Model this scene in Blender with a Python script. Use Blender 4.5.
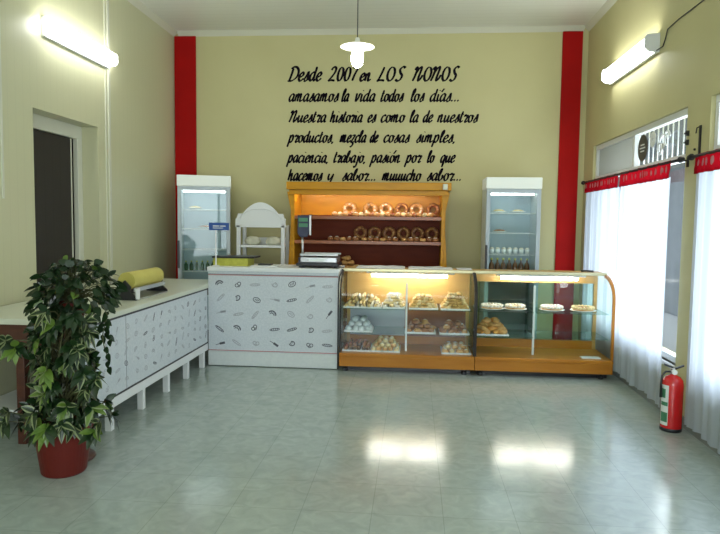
import bpy, math, random
from mathutils import Vector, Matrix, noise
random.seed(7)
S = bpy.context.scene
for o in list(bpy.data.objects): bpy.data.objects.remove(o)
COL = S.collection
PI = math.pi

# ------------------------------------------------------------------ camera
YAW, PIT, ROLL, FPX, CAMH = math.atan(54/630), math.radians(4.06), .013, 630.0, 1.57
cd = bpy.data.cameras.new('camera'); cam = bpy.data.objects.new('camera', cd); COL.objects.link(cam)
cd.sensor_fit = 'HORIZONTAL'; cd.sensor_width = 36; cd.lens = FPX/720*36; cd.clip_start = .05
cam.matrix_world = Matrix.Translation((0,0,CAMH)) @ Matrix.Rotation(YAW,4,'Z') @ Matrix.Rotation(PI/2-PIT,4,'X') @ Matrix.Rotation(ROLL,4,'Z')
S.camera = cam
# ------------------------------------------------------------------ world, daylight, exposure
S.view_settings.view_transform = 'Standard'; S.view_settings.look = 'None'
S.view_settings.gamma = 1; S.view_settings.use_curve_mapping = False
S.view_settings.exposure = 1.08
W = bpy.data.worlds.new('sky'); S.world = W; W.use_nodes = True
bg = W.node_tree.nodes['Background']; bg.inputs[0].default_value = (.80,.90,1,1); bg.inputs[1].default_value = 1.0
def area(name, loc, rot, sx, sy, power, col):
    l = bpy.data.lights.new(name,'AREA'); l.shape='RECTANGLE'; l.size=sx; l.size_y=sy; l.energy=power; l.color=col
    o = bpy.data.objects.new(name,l); COL.objects.link(o); o.location=loc; o.rotation_euler=rot; return o
# daylight arriving at each street window and at the shop front behind the viewer
area('daylight_window_far', (2.9,6.2,1.18), (0,PI/2,0), 2.05, 2.5, 55, (.86,.93,1))
area('daylight_window_near', (2.9,3.4,1.18), (0,PI/2,0), 2.05, 2.4, 55, (.86,.93,1))
area('daylight_window_rear', (2.9,0.2,1.18), (0,PI/2,0), 2.05, 2.4, 55, (.86,.93,1))
area('daylight_shop_front', (-.3,-2.9,1.7), (PI/2,0,0), 3.4, 2.4, 85, (.92,.96,1))

# ------------------------------------------------------------------ materials
MATS = {}
def mat(name, col, rough=.5, metal=0, spec=.5, emit=None, es=0, coat=0, trans=0, noise_col=None, nscale=8, bump=0, bscale=60, stretch=None):
    m = bpy.data.materials.new(name); m.use_nodes = True; nt = m.node_tree; b = nt.nodes['Principled BSDF']
    b.inputs['Base Color'].default_value = (*col,1); b.inputs['Roughness'].default_value = rough
    b.inputs['Metallic'].default_value = metal; b.inputs['Specular IOR Level'].default_value = spec
    b.inputs['Coat Weight'].default_value = coat; b.inputs['Transmission Weight'].default_value = trans
    if emit: b.inputs['Emission Color'].default_value = (*emit,1); b.inputs['Emission Strength'].default_value = es
    tc = nt.nodes.new('ShaderNodeTexCoord'); mp = nt.nodes.new('ShaderNodeMapping'); nt.links.new(tc.outputs['Object'], mp.inputs[0])
    if stretch: mp.inputs['Scale'].default_value = stretch
    if noise_col:
        n = nt.nodes.new('ShaderNodeTexNoise'); n.inputs['Scale'].default_value = nscale; n.inputs['Detail'].default_value = 5
        nt.links.new(mp.outputs[0], n.inputs[0])
        r = nt.nodes.new('ShaderNodeValToRGB'); r.color_ramp.elements[0].position=.35; r.color_ramp.elements[1].position=.65
        r.color_ramp.elements[0].color = (*col,1); r.color_ramp.elements[1].color = (*noise_col,1)
        nt.links.new(n.outputs[0], r.inputs[0]); nt.links.new(r.outputs[0], b.inputs['Base Color'])
    if bump:
        n2 = nt.nodes.new('ShaderNodeTexNoise'); n2.inputs['Scale'].default_value = bscale; nt.links.new(mp.outputs[0], n2.inputs[0])
        bp = nt.nodes.new('ShaderNodeBump'); bp.inputs['Strength'].default_value = bump; bp.inputs['Distance'].default_value=.01
        nt.links.new(n2.outputs[0], bp.inputs['Height']); nt.links.new(bp.outputs[0], b.inputs['Normal'])
    return m
def glassmat(name, tint=(.95,.98,.97), refl=1.0):
    m = bpy.data.materials.new(name); m.use_nodes=True; nt=m.node_tree; nt.nodes.clear()
    out = nt.nodes.new('ShaderNodeOutputMaterial'); mx = nt.nodes.new('ShaderNodeMixShader')
    t = nt.nodes.new('ShaderNodeBsdfTransparent'); t.inputs[0].default_value=(*tint,1)
    g = nt.nodes.new('ShaderNodeBsdfGlossy'); g.inputs['Roughness'].default_value=.02
    # Schlick reflectance, the same from both sides of a thin pane
    fc = nt.nodes.new('ShaderNodeLayerWeight'); fc.inputs[0].default_value=.5
    pw = nt.nodes.new('ShaderNodeMath'); pw.operation='POWER'; pw.inputs[1].default_value=5; nt.links.new(fc.outputs['Facing'],pw.inputs[0])
    lw = nt.nodes.new('ShaderNodeMath'); lw.operation='MULTIPLY_ADD'; lw.inputs[1].default_value=.96; lw.inputs[2].default_value=.04; nt.links.new(pw.outputs[0],lw.inputs[0])
    mt = nt.nodes.new('ShaderNodeMath'); mt.operation='MULTIPLY'; mt.inputs[1].default_value=refl*.6; mt.use_clamp=True
    nt.links.new(lw.outputs[0], mt.inputs[0]); nt.links.new(mt.outputs[0], mx.inputs[0])
    nt.links.new(t.outputs[0], mx.inputs[1]); nt.links.new(g.outputs[0], mx.inputs[2]); nt.links.new(mx.outputs[0], out.inputs[0])
    return m
def sheermat(name, col, open_=.12, dens=1):
    m = bpy.data.materials.new(name); m.use_nodes=True; nt=m.node_tree; nt.nodes.clear()
    out = nt.nodes.new('ShaderNodeOutputMaterial'); mx = nt.nodes.new('ShaderNodeMixShader'); m2 = nt.nodes.new('ShaderNodeMixShader')
    d = nt.nodes.new('ShaderNodeBsdfDiffuse'); tl = nt.nodes.new('ShaderNodeBsdfTranslucent'); t = nt.nodes.new('ShaderNodeBsdfTransparent')
    d.inputs[0].default_value=(*col,1); tl.inputs[0].default_value=(*col,1)
    mx.inputs[0].default_value=.6; m2.inputs[0].default_value=open_
    nt.links.new(d.outputs[0], mx.inputs[1]); nt.links.new(tl.outputs[0], mx.inputs[2])
    nt.links.new(mx.outputs[0], m2.inputs[1]); nt.links.new(t.outputs[0], m2.inputs[2]); nt.links.new(m2.outputs[0], out.inputs[0])
    return m
def emat(name, col, s):
    m = bpy.data.materials.new(name); m.use_nodes=True; b=m.node_tree.nodes['Principled BSDF']
    b.inputs['Base Color'].default_value=(.9,.9,.9,1); b.inputs['Emission Color'].default_value=(*col,1); b.inputs['Emission Strength'].default_value=s
    return m
def floormat():
    m = bpy.data.materials.new('polished_tile'); m.use_nodes=True; nt=m.node_tree; b=nt.nodes['Principled BSDF']; L=nt.links.new
    tc=nt.nodes.new('ShaderNodeTexCoord'); n=nt.nodes.new('ShaderNodeTexNoise'); n.inputs['Scale'].default_value=9; n.inputs['Detail'].default_value=8; n.inputs['Distortion'].default_value=1.2
    L(tc.outputs['Object'],n.inputs[0]); r=nt.nodes.new('ShaderNodeValToRGB')
    r.color_ramp.elements[0].position=.3; r.color_ramp.elements[0].color=(.315,.375,.34,1)
    r.color_ramp.elements[1].position=.72; r.color_ramp.elements[1].color=(.405,.46,.425,1)
    L(n.outputs[0],r.inputs[0])
    mp=nt.nodes.new('ShaderNodeMapping'); mp.inputs['Location'].default_value=(.202,-.246+.02,0); L(tc.outputs['Object'],mp.inputs[0])
    br=nt.nodes.new('ShaderNodeTexBrick'); br.offset=0; br.inputs['Scale'].default_value=1; br.inputs['Brick Width'].default_value=.384; br.inputs['Row Height'].default_value=.384
    br.inputs['Mortar Size'].default_value=.0022; br.inputs['Mortar Smooth'].default_value=.3
    br.inputs['Color1'].default_value=(1,1,1,1); br.inputs['Color2'].default_value=(.97,.975,.97,1); br.inputs['Mortar'].default_value=(.74,.76,.74,1)
    L(mp.outputs[0],br.inputs[0]); mx=nt.nodes.new('ShaderNodeMix'); mx.data_type='RGBA'; mx.blend_type='MULTIPLY'; mx.inputs[0].default_value=1
    L(r.outputs[0],mx.inputs[6]); L(br.outputs[0],mx.inputs[7]); L(mx.outputs[2],b.inputs['Base Color'])
    b.inputs['Roughness'].default_value=.16; b.inputs['Specular IOR Level'].default_value=.75
    n3=nt.nodes.new('ShaderNodeTexNoise'); n3.inputs['Scale'].default_value=5; L(tc.outputs['Object'],n3.inputs[0])
    bp=nt.nodes.new('ShaderNodeBump'); bp.inputs['Strength'].default_value=.06; bp.inputs['Distance'].default_value=.02; L(n3.outputs[0],bp.inputs['Height']); L(bp.outputs[0],b.inputs['Normal'])
    return m
def plankmat(name, col, axis, width, rough=.45, depth=.4, seam=.8):
    """boards with fine grooves every `width` metres along `axis`"""
    m = bpy.data.materials.new(name); m.use_nodes=True; nt=m.node_tree; b=nt.nodes['Principled BSDF']; L=nt.links.new
    tc=nt.nodes.new('ShaderNodeTexCoord'); sp=nt.nodes.new('ShaderNodeSeparateXYZ'); L(tc.outputs['Object'],sp.inputs[0])
    a=nt.nodes.new('ShaderNodeMath'); a.operation='DIVIDE'; a.inputs[1].default_value=width; L(sp.outputs[axis],a.inputs[0])
    f=nt.nodes.new('ShaderNodeMath'); f.operation='FRACT'; L(a.outputs[0],f.inputs[0])
    p=nt.nodes.new('ShaderNodeMath'); p.operation='PINGPONG'; p.inputs[1].default_value=.5; L(f.outputs[0],p.inputs[0])
    r=nt.nodes.new('ShaderNodeValToRGB'); r.color_ramp.elements[0].color=(seam,seam,seam,1); r.color_ramp.elements[0].position=0; r.color_ramp.elements[1].position=.045
    L(p.outputs[0],r.inputs[0]); mx=nt.nodes.new('ShaderNodeMix'); mx.data_type='RGBA'; mx.blend_type='MULTIPLY'; mx.inputs[0].default_value=1
    mx.inputs[6].default_value=(*col,1); L(r.outputs[0],mx.inputs[7]); L(mx.outputs[2],b.inputs['Base Color'])
    bp=nt.nodes.new('ShaderNodeBump'); bp.inputs['Strength'].default_value=depth; bp.inputs['Distance'].default_value=.004; L(r.outputs[0],bp.inputs['Height']); L(bp.outputs[0],b.inputs['Normal'])
    b.inputs['Roughness'].default_value=rough
    return m
WALLC=(.55,.515,.265)
M_wall = mat('painted_wall', WALLC, .55, noise_col=(.52,.485,.245), nscale=1.3, bump=.12, bscale=90)
M_panel = plankmat('wall_panelling', (.56,.55,.35), 1, .10, .4, .35, .93)
M_ceil = plankmat('ceiling_boards', (.72,.73,.65), 1, .125, .4, .4, .84)
M_floor = floormat()
M_red = mat('red_paint', (.40,.004,.003), .6, spec=.12, noise_col=(.35,.0035,.003), nscale=3)
M_cream = mat('cream_trim', (.62,.62,.50), .45)
M_white = mat('white_paint', (.74,.76,.75), .35)
M_wlam = mat('white_laminate', (.66,.70,.68), .3, noise_col=(.62,.66,.65), nscale=30)
M_wtop = mat('cream_worktop', (.62,.64,.52), .3)
M_paper = mat('printed_paper', (.62,.66,.68), .35, noise_col=(.55,.60,.63), nscale=60)
M_ink = mat('grey_ink', (.12,.125,.15), .6)
M_ink2 = mat('pale_ink', (.40,.42,.45), .6)
M_line = mat('dark_strip', (.03,.03,.035), .5)
M_redline = mat('faded_red_line', (.45,.16,.15), .5)
M_black = mat('black_plastic', (.015,.016,.02), .35)
M_blackmat = mat('black_paint', (.012,.010,.012), .6)
M_letter = mat('black_sign_paint', (.008,.005,.010), .8, spec=.08)
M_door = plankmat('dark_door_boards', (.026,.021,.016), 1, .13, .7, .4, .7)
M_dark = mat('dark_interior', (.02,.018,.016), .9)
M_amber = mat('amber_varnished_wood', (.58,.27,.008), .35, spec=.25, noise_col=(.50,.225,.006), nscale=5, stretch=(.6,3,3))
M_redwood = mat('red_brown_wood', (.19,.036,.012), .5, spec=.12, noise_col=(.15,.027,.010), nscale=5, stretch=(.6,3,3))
M_case = mat('golden_veneer', (.50,.20,.022), .35, spec=.3, noise_col=(.43,.16,.016), nscale=4, stretch=(.6,4,4))
M_caseback = mat('pale_veneer', (.58,.36,.12), .4, spec=.3, noise_col=(.52,.31,.09), nscale=4, stretch=(.6,4,4))
M_reflback = mat('reflection_tinted_back',(.30,.34,.40),.3)  # grey-blue puts the window's reflection into the colour of this back
M_brownback = mat('brown_back',(.24,.085,.028),.4,spec=.2)
M_gold = mat('brass_edging', (.55,.50,.30), .3, metal=.6)
M_alu = mat('aluminium', (.62,.64,.64), .3, metal=.8)
M_steel = mat('brushed_steel', (.55,.56,.57), .3, metal=.9)
M_glass = glassmat('clear_glass', (.93,.97,.95), 1.0)
M_shelfglass = glassmat('green_shelf_glass', (.80,.93,.88), 1.2)
M_pane = glassmat('window_glass', (.96,.98,.98), 1.0)
M_frost = sheermat('frosted_pane', (.50,.51,.47), .02)
M_sheer = sheermat('sheer_white_voile', (.60,.65,.74), .06)
M_val = sheermat('red_valance_cloth', (.27,.004,.009), .0)
M_valw = sheermat('white_print_cloth', (.55,.50,.53), .0)
M_tube = emat('lit_fluorescent', (1,.96,.88), 15)
M_tubeside = emat('lit_diffuser', (.98,1,.99), 9.5)
M_bulb = emat('lit_bulb', (1,.98,.90), 32)
M_header = mat('lit_header', (.70,.74,.66), .4, emit=(.95,1,.93), es=.06)
M_led = emat('fridge_tube', (.92,.97,1), 4)
M_shade = mat('enamel_shade', (.85,.84,.76), .3)
M_fr = mat('fridge_enamel', (.62,.68,.68), .35)
M_frgrey = mat('fridge_frame', (.40,.46,.48), .35)
M_frin = mat('fridge_liner', (.42,.52,.58), .5)
M_tray = mat('white_tray', (.78,.80,.80), .3)
M_crust = mat('baked_crust', (.50,.235,.06), .5, noise_col=(.68,.42,.16), nscale=22, bump=.3)
M_crustd = mat('dark_crust', (.22,.075,.025), .4, noise_col=(.46,.21,.07), nscale=25, bump=.3)
M_pale = mat('pale_dough', (.80,.66,.36), .6, noise_col=(.68,.50,.22), nscale=30, bump=.3)
M_gold2 = mat('golden_dough', (.74,.50,.17), .55, noise_col=(.56,.32,.09), nscale=35, bump=.3)
M_sugar = mat('icing_sugar', (.84,.82,.76), .7, noise_col=(.72,.60,.42), nscale=30, bump=.4, bscale=90)
M_choc = mat('chocolate_glaze', (.055,.022,.012), .25, noise_col=(.12,.05,.025), nscale=20)
M_jelly = mat('red_jam', (.34,.035,.02), .15)
M_bluep = mat('pale_wrapped_dough', (.52,.60,.62), .3, noise_col=(.68,.72,.72), nscale=25)
M_terra = mat('terracotta_plastic', (.12,.013,.008), .45, spec=.25, noise_col=(.10,.011,.007), nscale=6)
M_soil = mat('potting_soil', (.03,.02,.013), .95, bump=.6)
M_leaf = mat('dark_green_leaf', (.007,.021,.006), .3, noise_col=(.011,.034,.008), nscale=12)
M_leafl = mat('lime_leaf', (.13,.21,.03), .35, noise_col=(.07,.14,.02), nscale=12)
M_leafc = mat('cream_leaf_margin', (.20,.24,.11), .4)
M_stem = mat('plant_stem', (.07,.075,.025), .6)
M_dwood = mat('dark_stand_wood', (.07,.022,.012), .4)
M_brwood = mat('brown_table_wood', (.09,.026,.013), .45, noise_col=(.065,.018,.010), nscale=6, stretch=(1,1,4))
M_extred = mat('extinguisher_red', (.60,.010,.012), .25, coat=.5)
M_label = mat('pale_label', (.70,.74,.70), .4)
M_labelg = mat('green_label', (.05,.20,.10), .4)
M_yellow = mat('yellow_paper', (.58,.52,.13), .6, noise_col=(.54,.47,.11), nscale=6)
M_ybox = mat('yellow_green_card', (.50,.50,.07), .5, noise_col=(.42,.42,.05), nscale=30)
M_blue = mat('blue_sign', (.02,.08,.30), .4)
M_blued = mat('dark_blue_plastic', (.012,.018,.055), .35)
M_base = mat('grey_skirting', (.20,.22,.21), .4)
M_green = mat('green_bottle', (.02,.08,.035), .25)
M_brown = mat('brown_bottle', (.12,.05,.02), .2)
M_plate = mat('porcelain', (.80,.82,.80), .2)
M_brick = mat('grey_street_wall', (.10,.11,.11), .9, noise_col=(.07,.08,.08), nscale=4)

# ------------------------------------------------------------------ mesh builder
ORG = {}
class MB:
    def __init__(s): s.v=[]; s.f=[]; s.m=[]; s.cur=0
    def add(s, vs, fs):
        n=len(s.v); s.v += [Vector(p) for p in vs]; s.f += [tuple(i+n for i in f) for f in fs]; s.m += [s.cur]*len(fs); return s
    def box(s, x0,x1,y0,y1,z0,z1):
        return s.add([(x0,y0,z0),(x1,y0,z0),(x1,y1,z0),(x0,y1,z0),(x0,y0,z1),(x1,y0,z1),(x1,y1,z1),(x0,y1,z1)],
              [(0,3,2,1),(4,5,6,7),(0,1,5,4),(1,2,6,5),(2,3,7,6),(3,0,4,7)])
    def prism(s, poly, a0, a1, axis='x'):
        """closed polygon swept from a0 to a1; poly in the two other axes (in x,y,z order)"""
        n=len(poly)
        def P(p,a): return (a,p[0],p[1]) if axis=='x' else ((p[0],a,p[1]) if axis=='y' else (p[0],p[1],a))
        vs=[P(p,a0) for p in poly]+[P(p,a1) for p in poly]
        fs=[tuple(range(n-1,-1,-1)),tuple(range(n,2*n))]+[(i,(i+1)%n,n+(i+1)%n,n+i) for i in range(n)]
        return s.add(vs,fs)
    def tube(s, pts, r, n=8, caps=True):
        pts=[Vector(p) for p in pts]; k=len(pts); rs = r if isinstance(r,(list,tuple)) else [r]*k
        vs=[]; up=None
        for i,p in enumerate(pts):
            t=(pts[min(i+1,k-1)]-pts[max(i-1,0)]).normalized()
            if up is None: up = t.orthogonal().normalized()
            up=(up-t*up.dot(t)); up = up.normalized() if up.length>1e-6 else t.orthogonal().normalized()
            w=t.cross(up)
            for j in range(n):
                a=2*PI*j/n; vs.append(p+(up*math.cos(a)+w*math.sin(a))*rs[i])
        fs=[(i*n+j,i*n+(j+1)%n,(i+1)*n+(j+1)%n,(i+1)*n+j) for i in range(k-1) for j in range(n)]
        if caps: fs += [tuple(range(n-1,-1,-1)), tuple((k-1)*n+j for j in range(n))]
        return s.add(vs,fs)
    def lathe(s, prof, c=(0,0,0), n=24, axis='z', caps=True, wob=None):
        """prof: (radius, height) list"""
        vs=[]
        for r,h in prof:
            for j in range(n):
                a=2*PI*j/n; rr=r*(wob(a,h) if wob else 1)
                if axis=='z': p=(c[0]+rr*math.cos(a),c[1]+rr*math.sin(a),c[2]+h)
                elif axis=='y': p=(c[0]+rr*math.cos(a),c[1]+h,c[2]+rr*math.sin(a))
                else: p=(c[0]+h,c[1]+rr*math.cos(a),c[2]+rr*math.sin(a))
                vs.append(p)
        k=len(prof); fs=[(i*n+j,i*n+(j+1)%n,(i+1)*n+(j+1)%n,(i+1)*n+j) for i in range(k-1) for j in range(n)]
        if caps: fs += [tuple(range(n-1,-1,-1)), tuple((k-1)*n+j for j in range(n))]
        return s.add(vs,fs)
    def blob(s, c, rx, ry, rz, n=10, k=7, lump=.1, seed=0, flat=True):
        vs=[]
        for i in range(k+1):
            th=PI*i/k
            for j in range(n):
                a=2*PI*j/n; d=Vector((math.sin(th)*math.cos(a),math.sin(th)*math.sin(a),-math.cos(th)))
                q=1+lump*noise.noise(d*2.2+Vector((seed*3.1,seed*1.7,0)))
                z=d.z*rz*q
                if flat: z=max(z,-rz*.7)
                vs.append((c[0]+d.x*rx*q,c[1]+d.y*ry*q,c[2]+z))
        fs=[(i*n+j,i*n+(j+1)%n,(i+1)*n+(j+1)%n,(i+1)*n+j) for i in range(k) for j in range(n)]
        return s.add(vs,fs)
    def torus(s, c, R, r, n=20, m=8, lump=0, seed=0, twist=0, amp=0, axis='y'):
        vs=[]
        for i in range(n):
            a=2*PI*i/n
            for j in range(m):
                b=2*PI*j/m; q=1+amp*math.cos(twist*a+2*b)+lump*noise.noise(Vector((math.cos(a)*2,math.sin(a)*2,b+seed)))
                d=R+r*q*math.cos(b); h=r*q*math.sin(b)
                if axis=='y': vs.append((c[0]+d*math.cos(a),c[1]+h,c[2]+d*math.sin(a)))
                else: vs.append((c[0]+d*math.cos(a),c[1]+d*math.sin(a),c[2]+h))
        fs=[(i*m+j,((i+1)%n)*m+j,((i+1)%n)*m+(j+1)%m,i*m+(j+1)%m) for i in range(n) for j in range(m)]
        return s.add(vs,fs)
    def build(s, name, mats, parent=None, smooth=False, bevel=0):
        if not isinstance(mats,(list,tuple)): mats=[mats]
        org = ORG.get(parent.name, Vector((0,0,0))) if parent else Vector((0,0,0))
        me=bpy.data.meshes.new(name); me.from_pydata([tuple(p-org) for p in s.v],[],s.f)
        for m in mats: me.materials.append(m)
        for i,p in enumerate(me.polygons): p.material_index=s.m[i]; p.use_smooth=smooth
        me.update()
        o=bpy.data.objects.new(name,me); COL.objects.link(o)
        if parent: o.parent=parent
        ORG[o.name]=org
        if bevel:
            b=o.modifiers.new('bevel','BEVEL'); b.width=bevel; b.segments=2; b.limit_method='ANGLE'; b.harden_normals=False
        if smooth is True and bevel: pass
        return o
def smooth_edges(o, ang=35):
    try:
        for p in o.data.polygons: p.use_smooth=True
        o.data.set_sharp_from_angle(angle=math.radians(ang))
    except Exception: pass
    return o
def tag(o, label, cat, group=None, kind=None):
    if label: o['label']=label
    if cat: o['category']=cat
    if group: o['group']=group
    if kind: o['kind']=kind
    return o
def thing(name, loc, label, cat, group=None):
    o=bpy.data.objects.new(name,None); o.empty_display_size=.1; COL.objects.link(o); o.location=loc
    ORG[o.name]=Vector(loc); return tag(o,label,cat,group)
def struct(o): o['kind']='structure'; return o
def copy_tree(o, parent=None):
    c=o.copy(); COL.objects.link(c); ORG[c.name]=ORG.get(o.name,Vector((0,0,0)))
    if parent: c.parent=parent
    for ch in [x for x in o.children]: copy_tree(ch,c)
    return c
def lone(mb, name, mats, loc, label, cat, group=None, rot=(0,0,0), **k):
    """one-mesh thing, vertices local to loc"""
    o=mb.build(name,mats,None,**k); o.location=loc; o.rotation_euler=rot; return tag(o,label,cat,group)

# ------------------------------------------------------------------ room shell
XL,XR,YB,YF,ZC = -3.225,2.13,8.30,-2.6,4.05
T=.22
struct(MB().box(XL-1.6,XR+.6,YF-.4,YB+.3,-.1,0).build('floor',M_floor))
struct(MB().box(XL-T,XR+T,YF-T,YB+T,ZC,ZC+.15).build('ceiling',M_ceil))
struct(MB().box(XL-T,XR+T,YB,YB+T,0,ZC).build('wall_back',M_wall))
# left wall with the doorway
DY0,DY1,DZ = 5.13,6.23,2.50
w=MB().box(XL-T,XL,YF-T,DY0,0,ZC).box(XL-T,XL,DY1,YB,0,ZC).box(XL-T,XL,DY0,DY1,DZ,ZC)
struct(w.build('wall_left',M_panel))
# right wall with openings: each window runs from the low sill up to the transom top
SILL,HEAD=.44,2.52
WINS=[(5.25,7.88),(2.1,4.85),(-1.1,1.5)]
w=MB(); y=YF-T
for a,b in sorted(WINS):
    w.box(XR,XR+T,y,a,0,ZC); w.box(XR,XR+T,a,b,0,SILL); w.box(XR,XR+T,a,b,HEAD,ZC); y=b
w.box(XR,XR+T,y,YB,0,ZC)
struct(w.build('wall_right',M_wall))
w=MB().box(XL-T,-2.0,YF-T,YF,0,ZC).box(1.4,XR+T,YF-T,YF,0,ZC).box(-2.0,1.4,YF-T,YF,2.9,ZC).box(-2.0,1.4,YF-T,YF,0,.5)
struct(w.build('wall_front',M_wall))
o=MB().box(-2.0,1.4,YF-.14,YF-.12,.5,2.9).build('window_4',M_pane); struct(o)
f=MB().box(-2.0,1.4,YF-.16,YF-.1,.5,.56).box(-2.0,1.4,YF-.16,YF-.1,2.84,2.9)
for x in (-2.0,-.87,.24,1.34): f.box(x,x+.06,YF-.16,YF-.1,.5,2.9)
f.build('window_frame',M_white,o)
# cornice
c=.06
struct(MB().prism([(XL,ZC),(XL+c,ZC),(XL,ZC-c)],YF,YB,'y').build('trim_1',M_cream))
struct(MB().prism([(XR,ZC),(XR-c,ZC),(XR,ZC-c)],YF,YB,'y').build('trim_2',M_cream))
struct(MB().prism([(YB,ZC),(YB-c,ZC),(YB,ZC-c)],XL+.06,XR-.06,'x').build('trim_3',M_cream))
# red painted pilasters
struct(MB().box(-3.213,-2.925,YB-.03,YB,0,ZC-.06).build('trim_4',M_red,bevel=.004))
struct(MB().box(1.81,2.055,YB-.03,YB,0,ZC-.06).build('trim_5',M_red,bevel=.004))
# vertical cover strips on the left wall panelling
struct(MB().box(XL,XL+.014,6.44,6.48,0,ZC-.06).box(XL,XL+.008,6.385,6.40,0,ZC-.06).build('trim_6',M_cream))
struct(MB().box(XL,XL+.012,4.70,4.72,1.72,ZC-.06).build('trim_7',M_cream))
# skirting
struct(MB().box(XR-.012,XR,YF,YB-.03,0,.085).build('baseboard_right',M_base))
struct(MB().box(XL,XL+.012,YF,DY0,0,.085).box(XL,XL+.012,DY1,6.32,0,.085).build('baseboard_left',M_base))

# doorway on the left: deep reveal, pale frame, dark door leaf slightly open
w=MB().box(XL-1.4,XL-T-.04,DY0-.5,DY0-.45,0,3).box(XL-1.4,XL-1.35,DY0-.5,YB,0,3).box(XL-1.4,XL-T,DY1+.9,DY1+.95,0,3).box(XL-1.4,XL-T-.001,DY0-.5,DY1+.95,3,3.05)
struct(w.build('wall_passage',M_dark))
fr=MB().box(XL-T,XL-T+.05,DY0,DY1,DZ-.13,DZ).box(XL-T,XL-T+.05,DY1-.09,DY1,0,DZ-.13).box(XL-T,XL-T+.05,DY0,DY0+.05,0,DZ-.13)
dr=fr.build('door_1',M_cream,bevel=.004); struct(dr)
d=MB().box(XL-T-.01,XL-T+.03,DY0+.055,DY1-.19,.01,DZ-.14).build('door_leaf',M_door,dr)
MB().box(XL-T-.012,XL-T+.034,DY1-.19,DY1-.172,.01,DZ-.14).build('door_edge',M_cream,d)
hm=MB(); hm.lathe([(.026,0),(.026,.012),(.012,.014),(.012,.05)],(XL-T+.03,DY1-.28,1.02),14,'x'); hm.tube([(XL-T+.075,DY1-.28,1.02),(XL-T+.078,DY1-.36,1.02),(XL-T+.076,DY1-.40,1.018)],.009)
hm.build('door_handle',M_alu,d,smooth=True)

# ------------------------------------------------------------------ right-hand windows
def window(n, y0, y1):
    X=XR+.03; fw=.055
    f=MB()
    ym=(y0+y1)/2
    f.box(X,X+.06,y0,y1,SILL,SILL+fw).box(X,X+.06,y0,y1,HEAD-fw,HEAD).box(X,X+.06,y0,y1,2.10,2.10+fw)
    for yy in (y0,ym-fw/2,y1-fw): f.box(X+.001,X+.059,yy,yy+fw,SILL+fw,HEAD-fw)
    for yy in (y0+fw+.0,ym+fw/2): 
        f.box(X+.01,X+.05,yy+(ym-y0)*.5-.03,yy+(ym-y0)*.5,SILL+fw,2.10)
    o=f.build('window_%d'%n,M_white,bevel=.004); struct(o)
    MB().box(X+.028,X+.032,y0+fw,ym-fw/2,2.155,HEAD-fw).build('window_pane',M_pane,o)
    MB().box(X+.028,X+.032,ym+fw/2,y1-fw,2.155,HEAD-fw).build('window_pane',M_frost if n==1 else M_pane,o)
    MB().box(X+.028,X+.032,y0+fw,y1-fw,SILL+fw,2.10).build('window_pane',M_pane,o)
    MB().box(XR-.02,XR+.03,y0-.0,y1+.0,SILL-.03,SILL).build('window_sill',M_white,o)
    return o
for i,(a,b) in enumerate(WINS): window(i+1,a,b)

# things seen through the near transom of the first window, out in the street
struct(MB().box(4.6,4.7,-3,17,0,3.6).build('wall_street',M_brick))
struct(MB().box(2.8,9,-4,14,-.12,-.02).build('floor_pavement',mat('pavement',(.35,.35,.33),.9)))
g=MB()
for i in range(11):
    y=5.42+i*.115; g.tube([(2.27,y,2.14),(2.27,y,2.5)],.0065,6)
g.tube([(2.27,5.3,2.17),(2.27,6.5,2.17)],.008,6)
o=g.build('window_grille',M_white,None,smooth=True); o.location=(0,0,0)
tag(o,'white iron bars outside the clear transom pane of the farther window','grille')
# round sign and white scroll decal on the transom glass
sg=thing('round_sign',(2.150,6.28,2.31),'small round dark sign fixed to the transom glass beside the white scrollwork','sign')
MB().lathe([(.0,0),(.125,0),(.125,.006),(0,.006)],(2.150,6.28,2.31),28,'x').build('sign_disc',M_black,sg)
MB().torus((2.149,6.28,2.31),.11,.004,28,6,axis='x').build('sign_ring',M_white,sg) if False else None
q=MB(); 
for zz,hw in ((2.34,.05),(2.31,.07),(2.28,.05)): q.box(2.1475,2.1500,6.28-hw,6.28+hw,zz-.006,zz+.006)
q.build('sign_lettering',M_white,sg)
q=MB()
def arc3(cy,cz,r,a0,a1,n=14): return [(2.153,cy+r*math.cos(a0+(a1-a0)*i/n),cz+r*math.sin(a0+(a1-a0)*i/n)) for i in range(n+1)]
for k in range(7):
    a=2*PI*k/7; q.blob((2.153,6.03+.045*math.cos(a),2.36+.045*math.sin(a)),.003,.034,.034,8,6,0,flat=False)
q.tube(arc3(5.78,2.27,.10,2.6,-.4),.009,6); q.tube(arc3(5.86,2.25,.05,0,5),.008,6); q.tube(arc3(5.70,2.33,.06,3,-1.5),.008,6)
q.blob((2.153,5.80,2.27),.003,.05,.03,8,6,0,flat=False)
o=q.build('glass_decal',M_white,None,smooth=True); tag(o,'white flower and scroll decal on the clear transom glass','decal')

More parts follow.
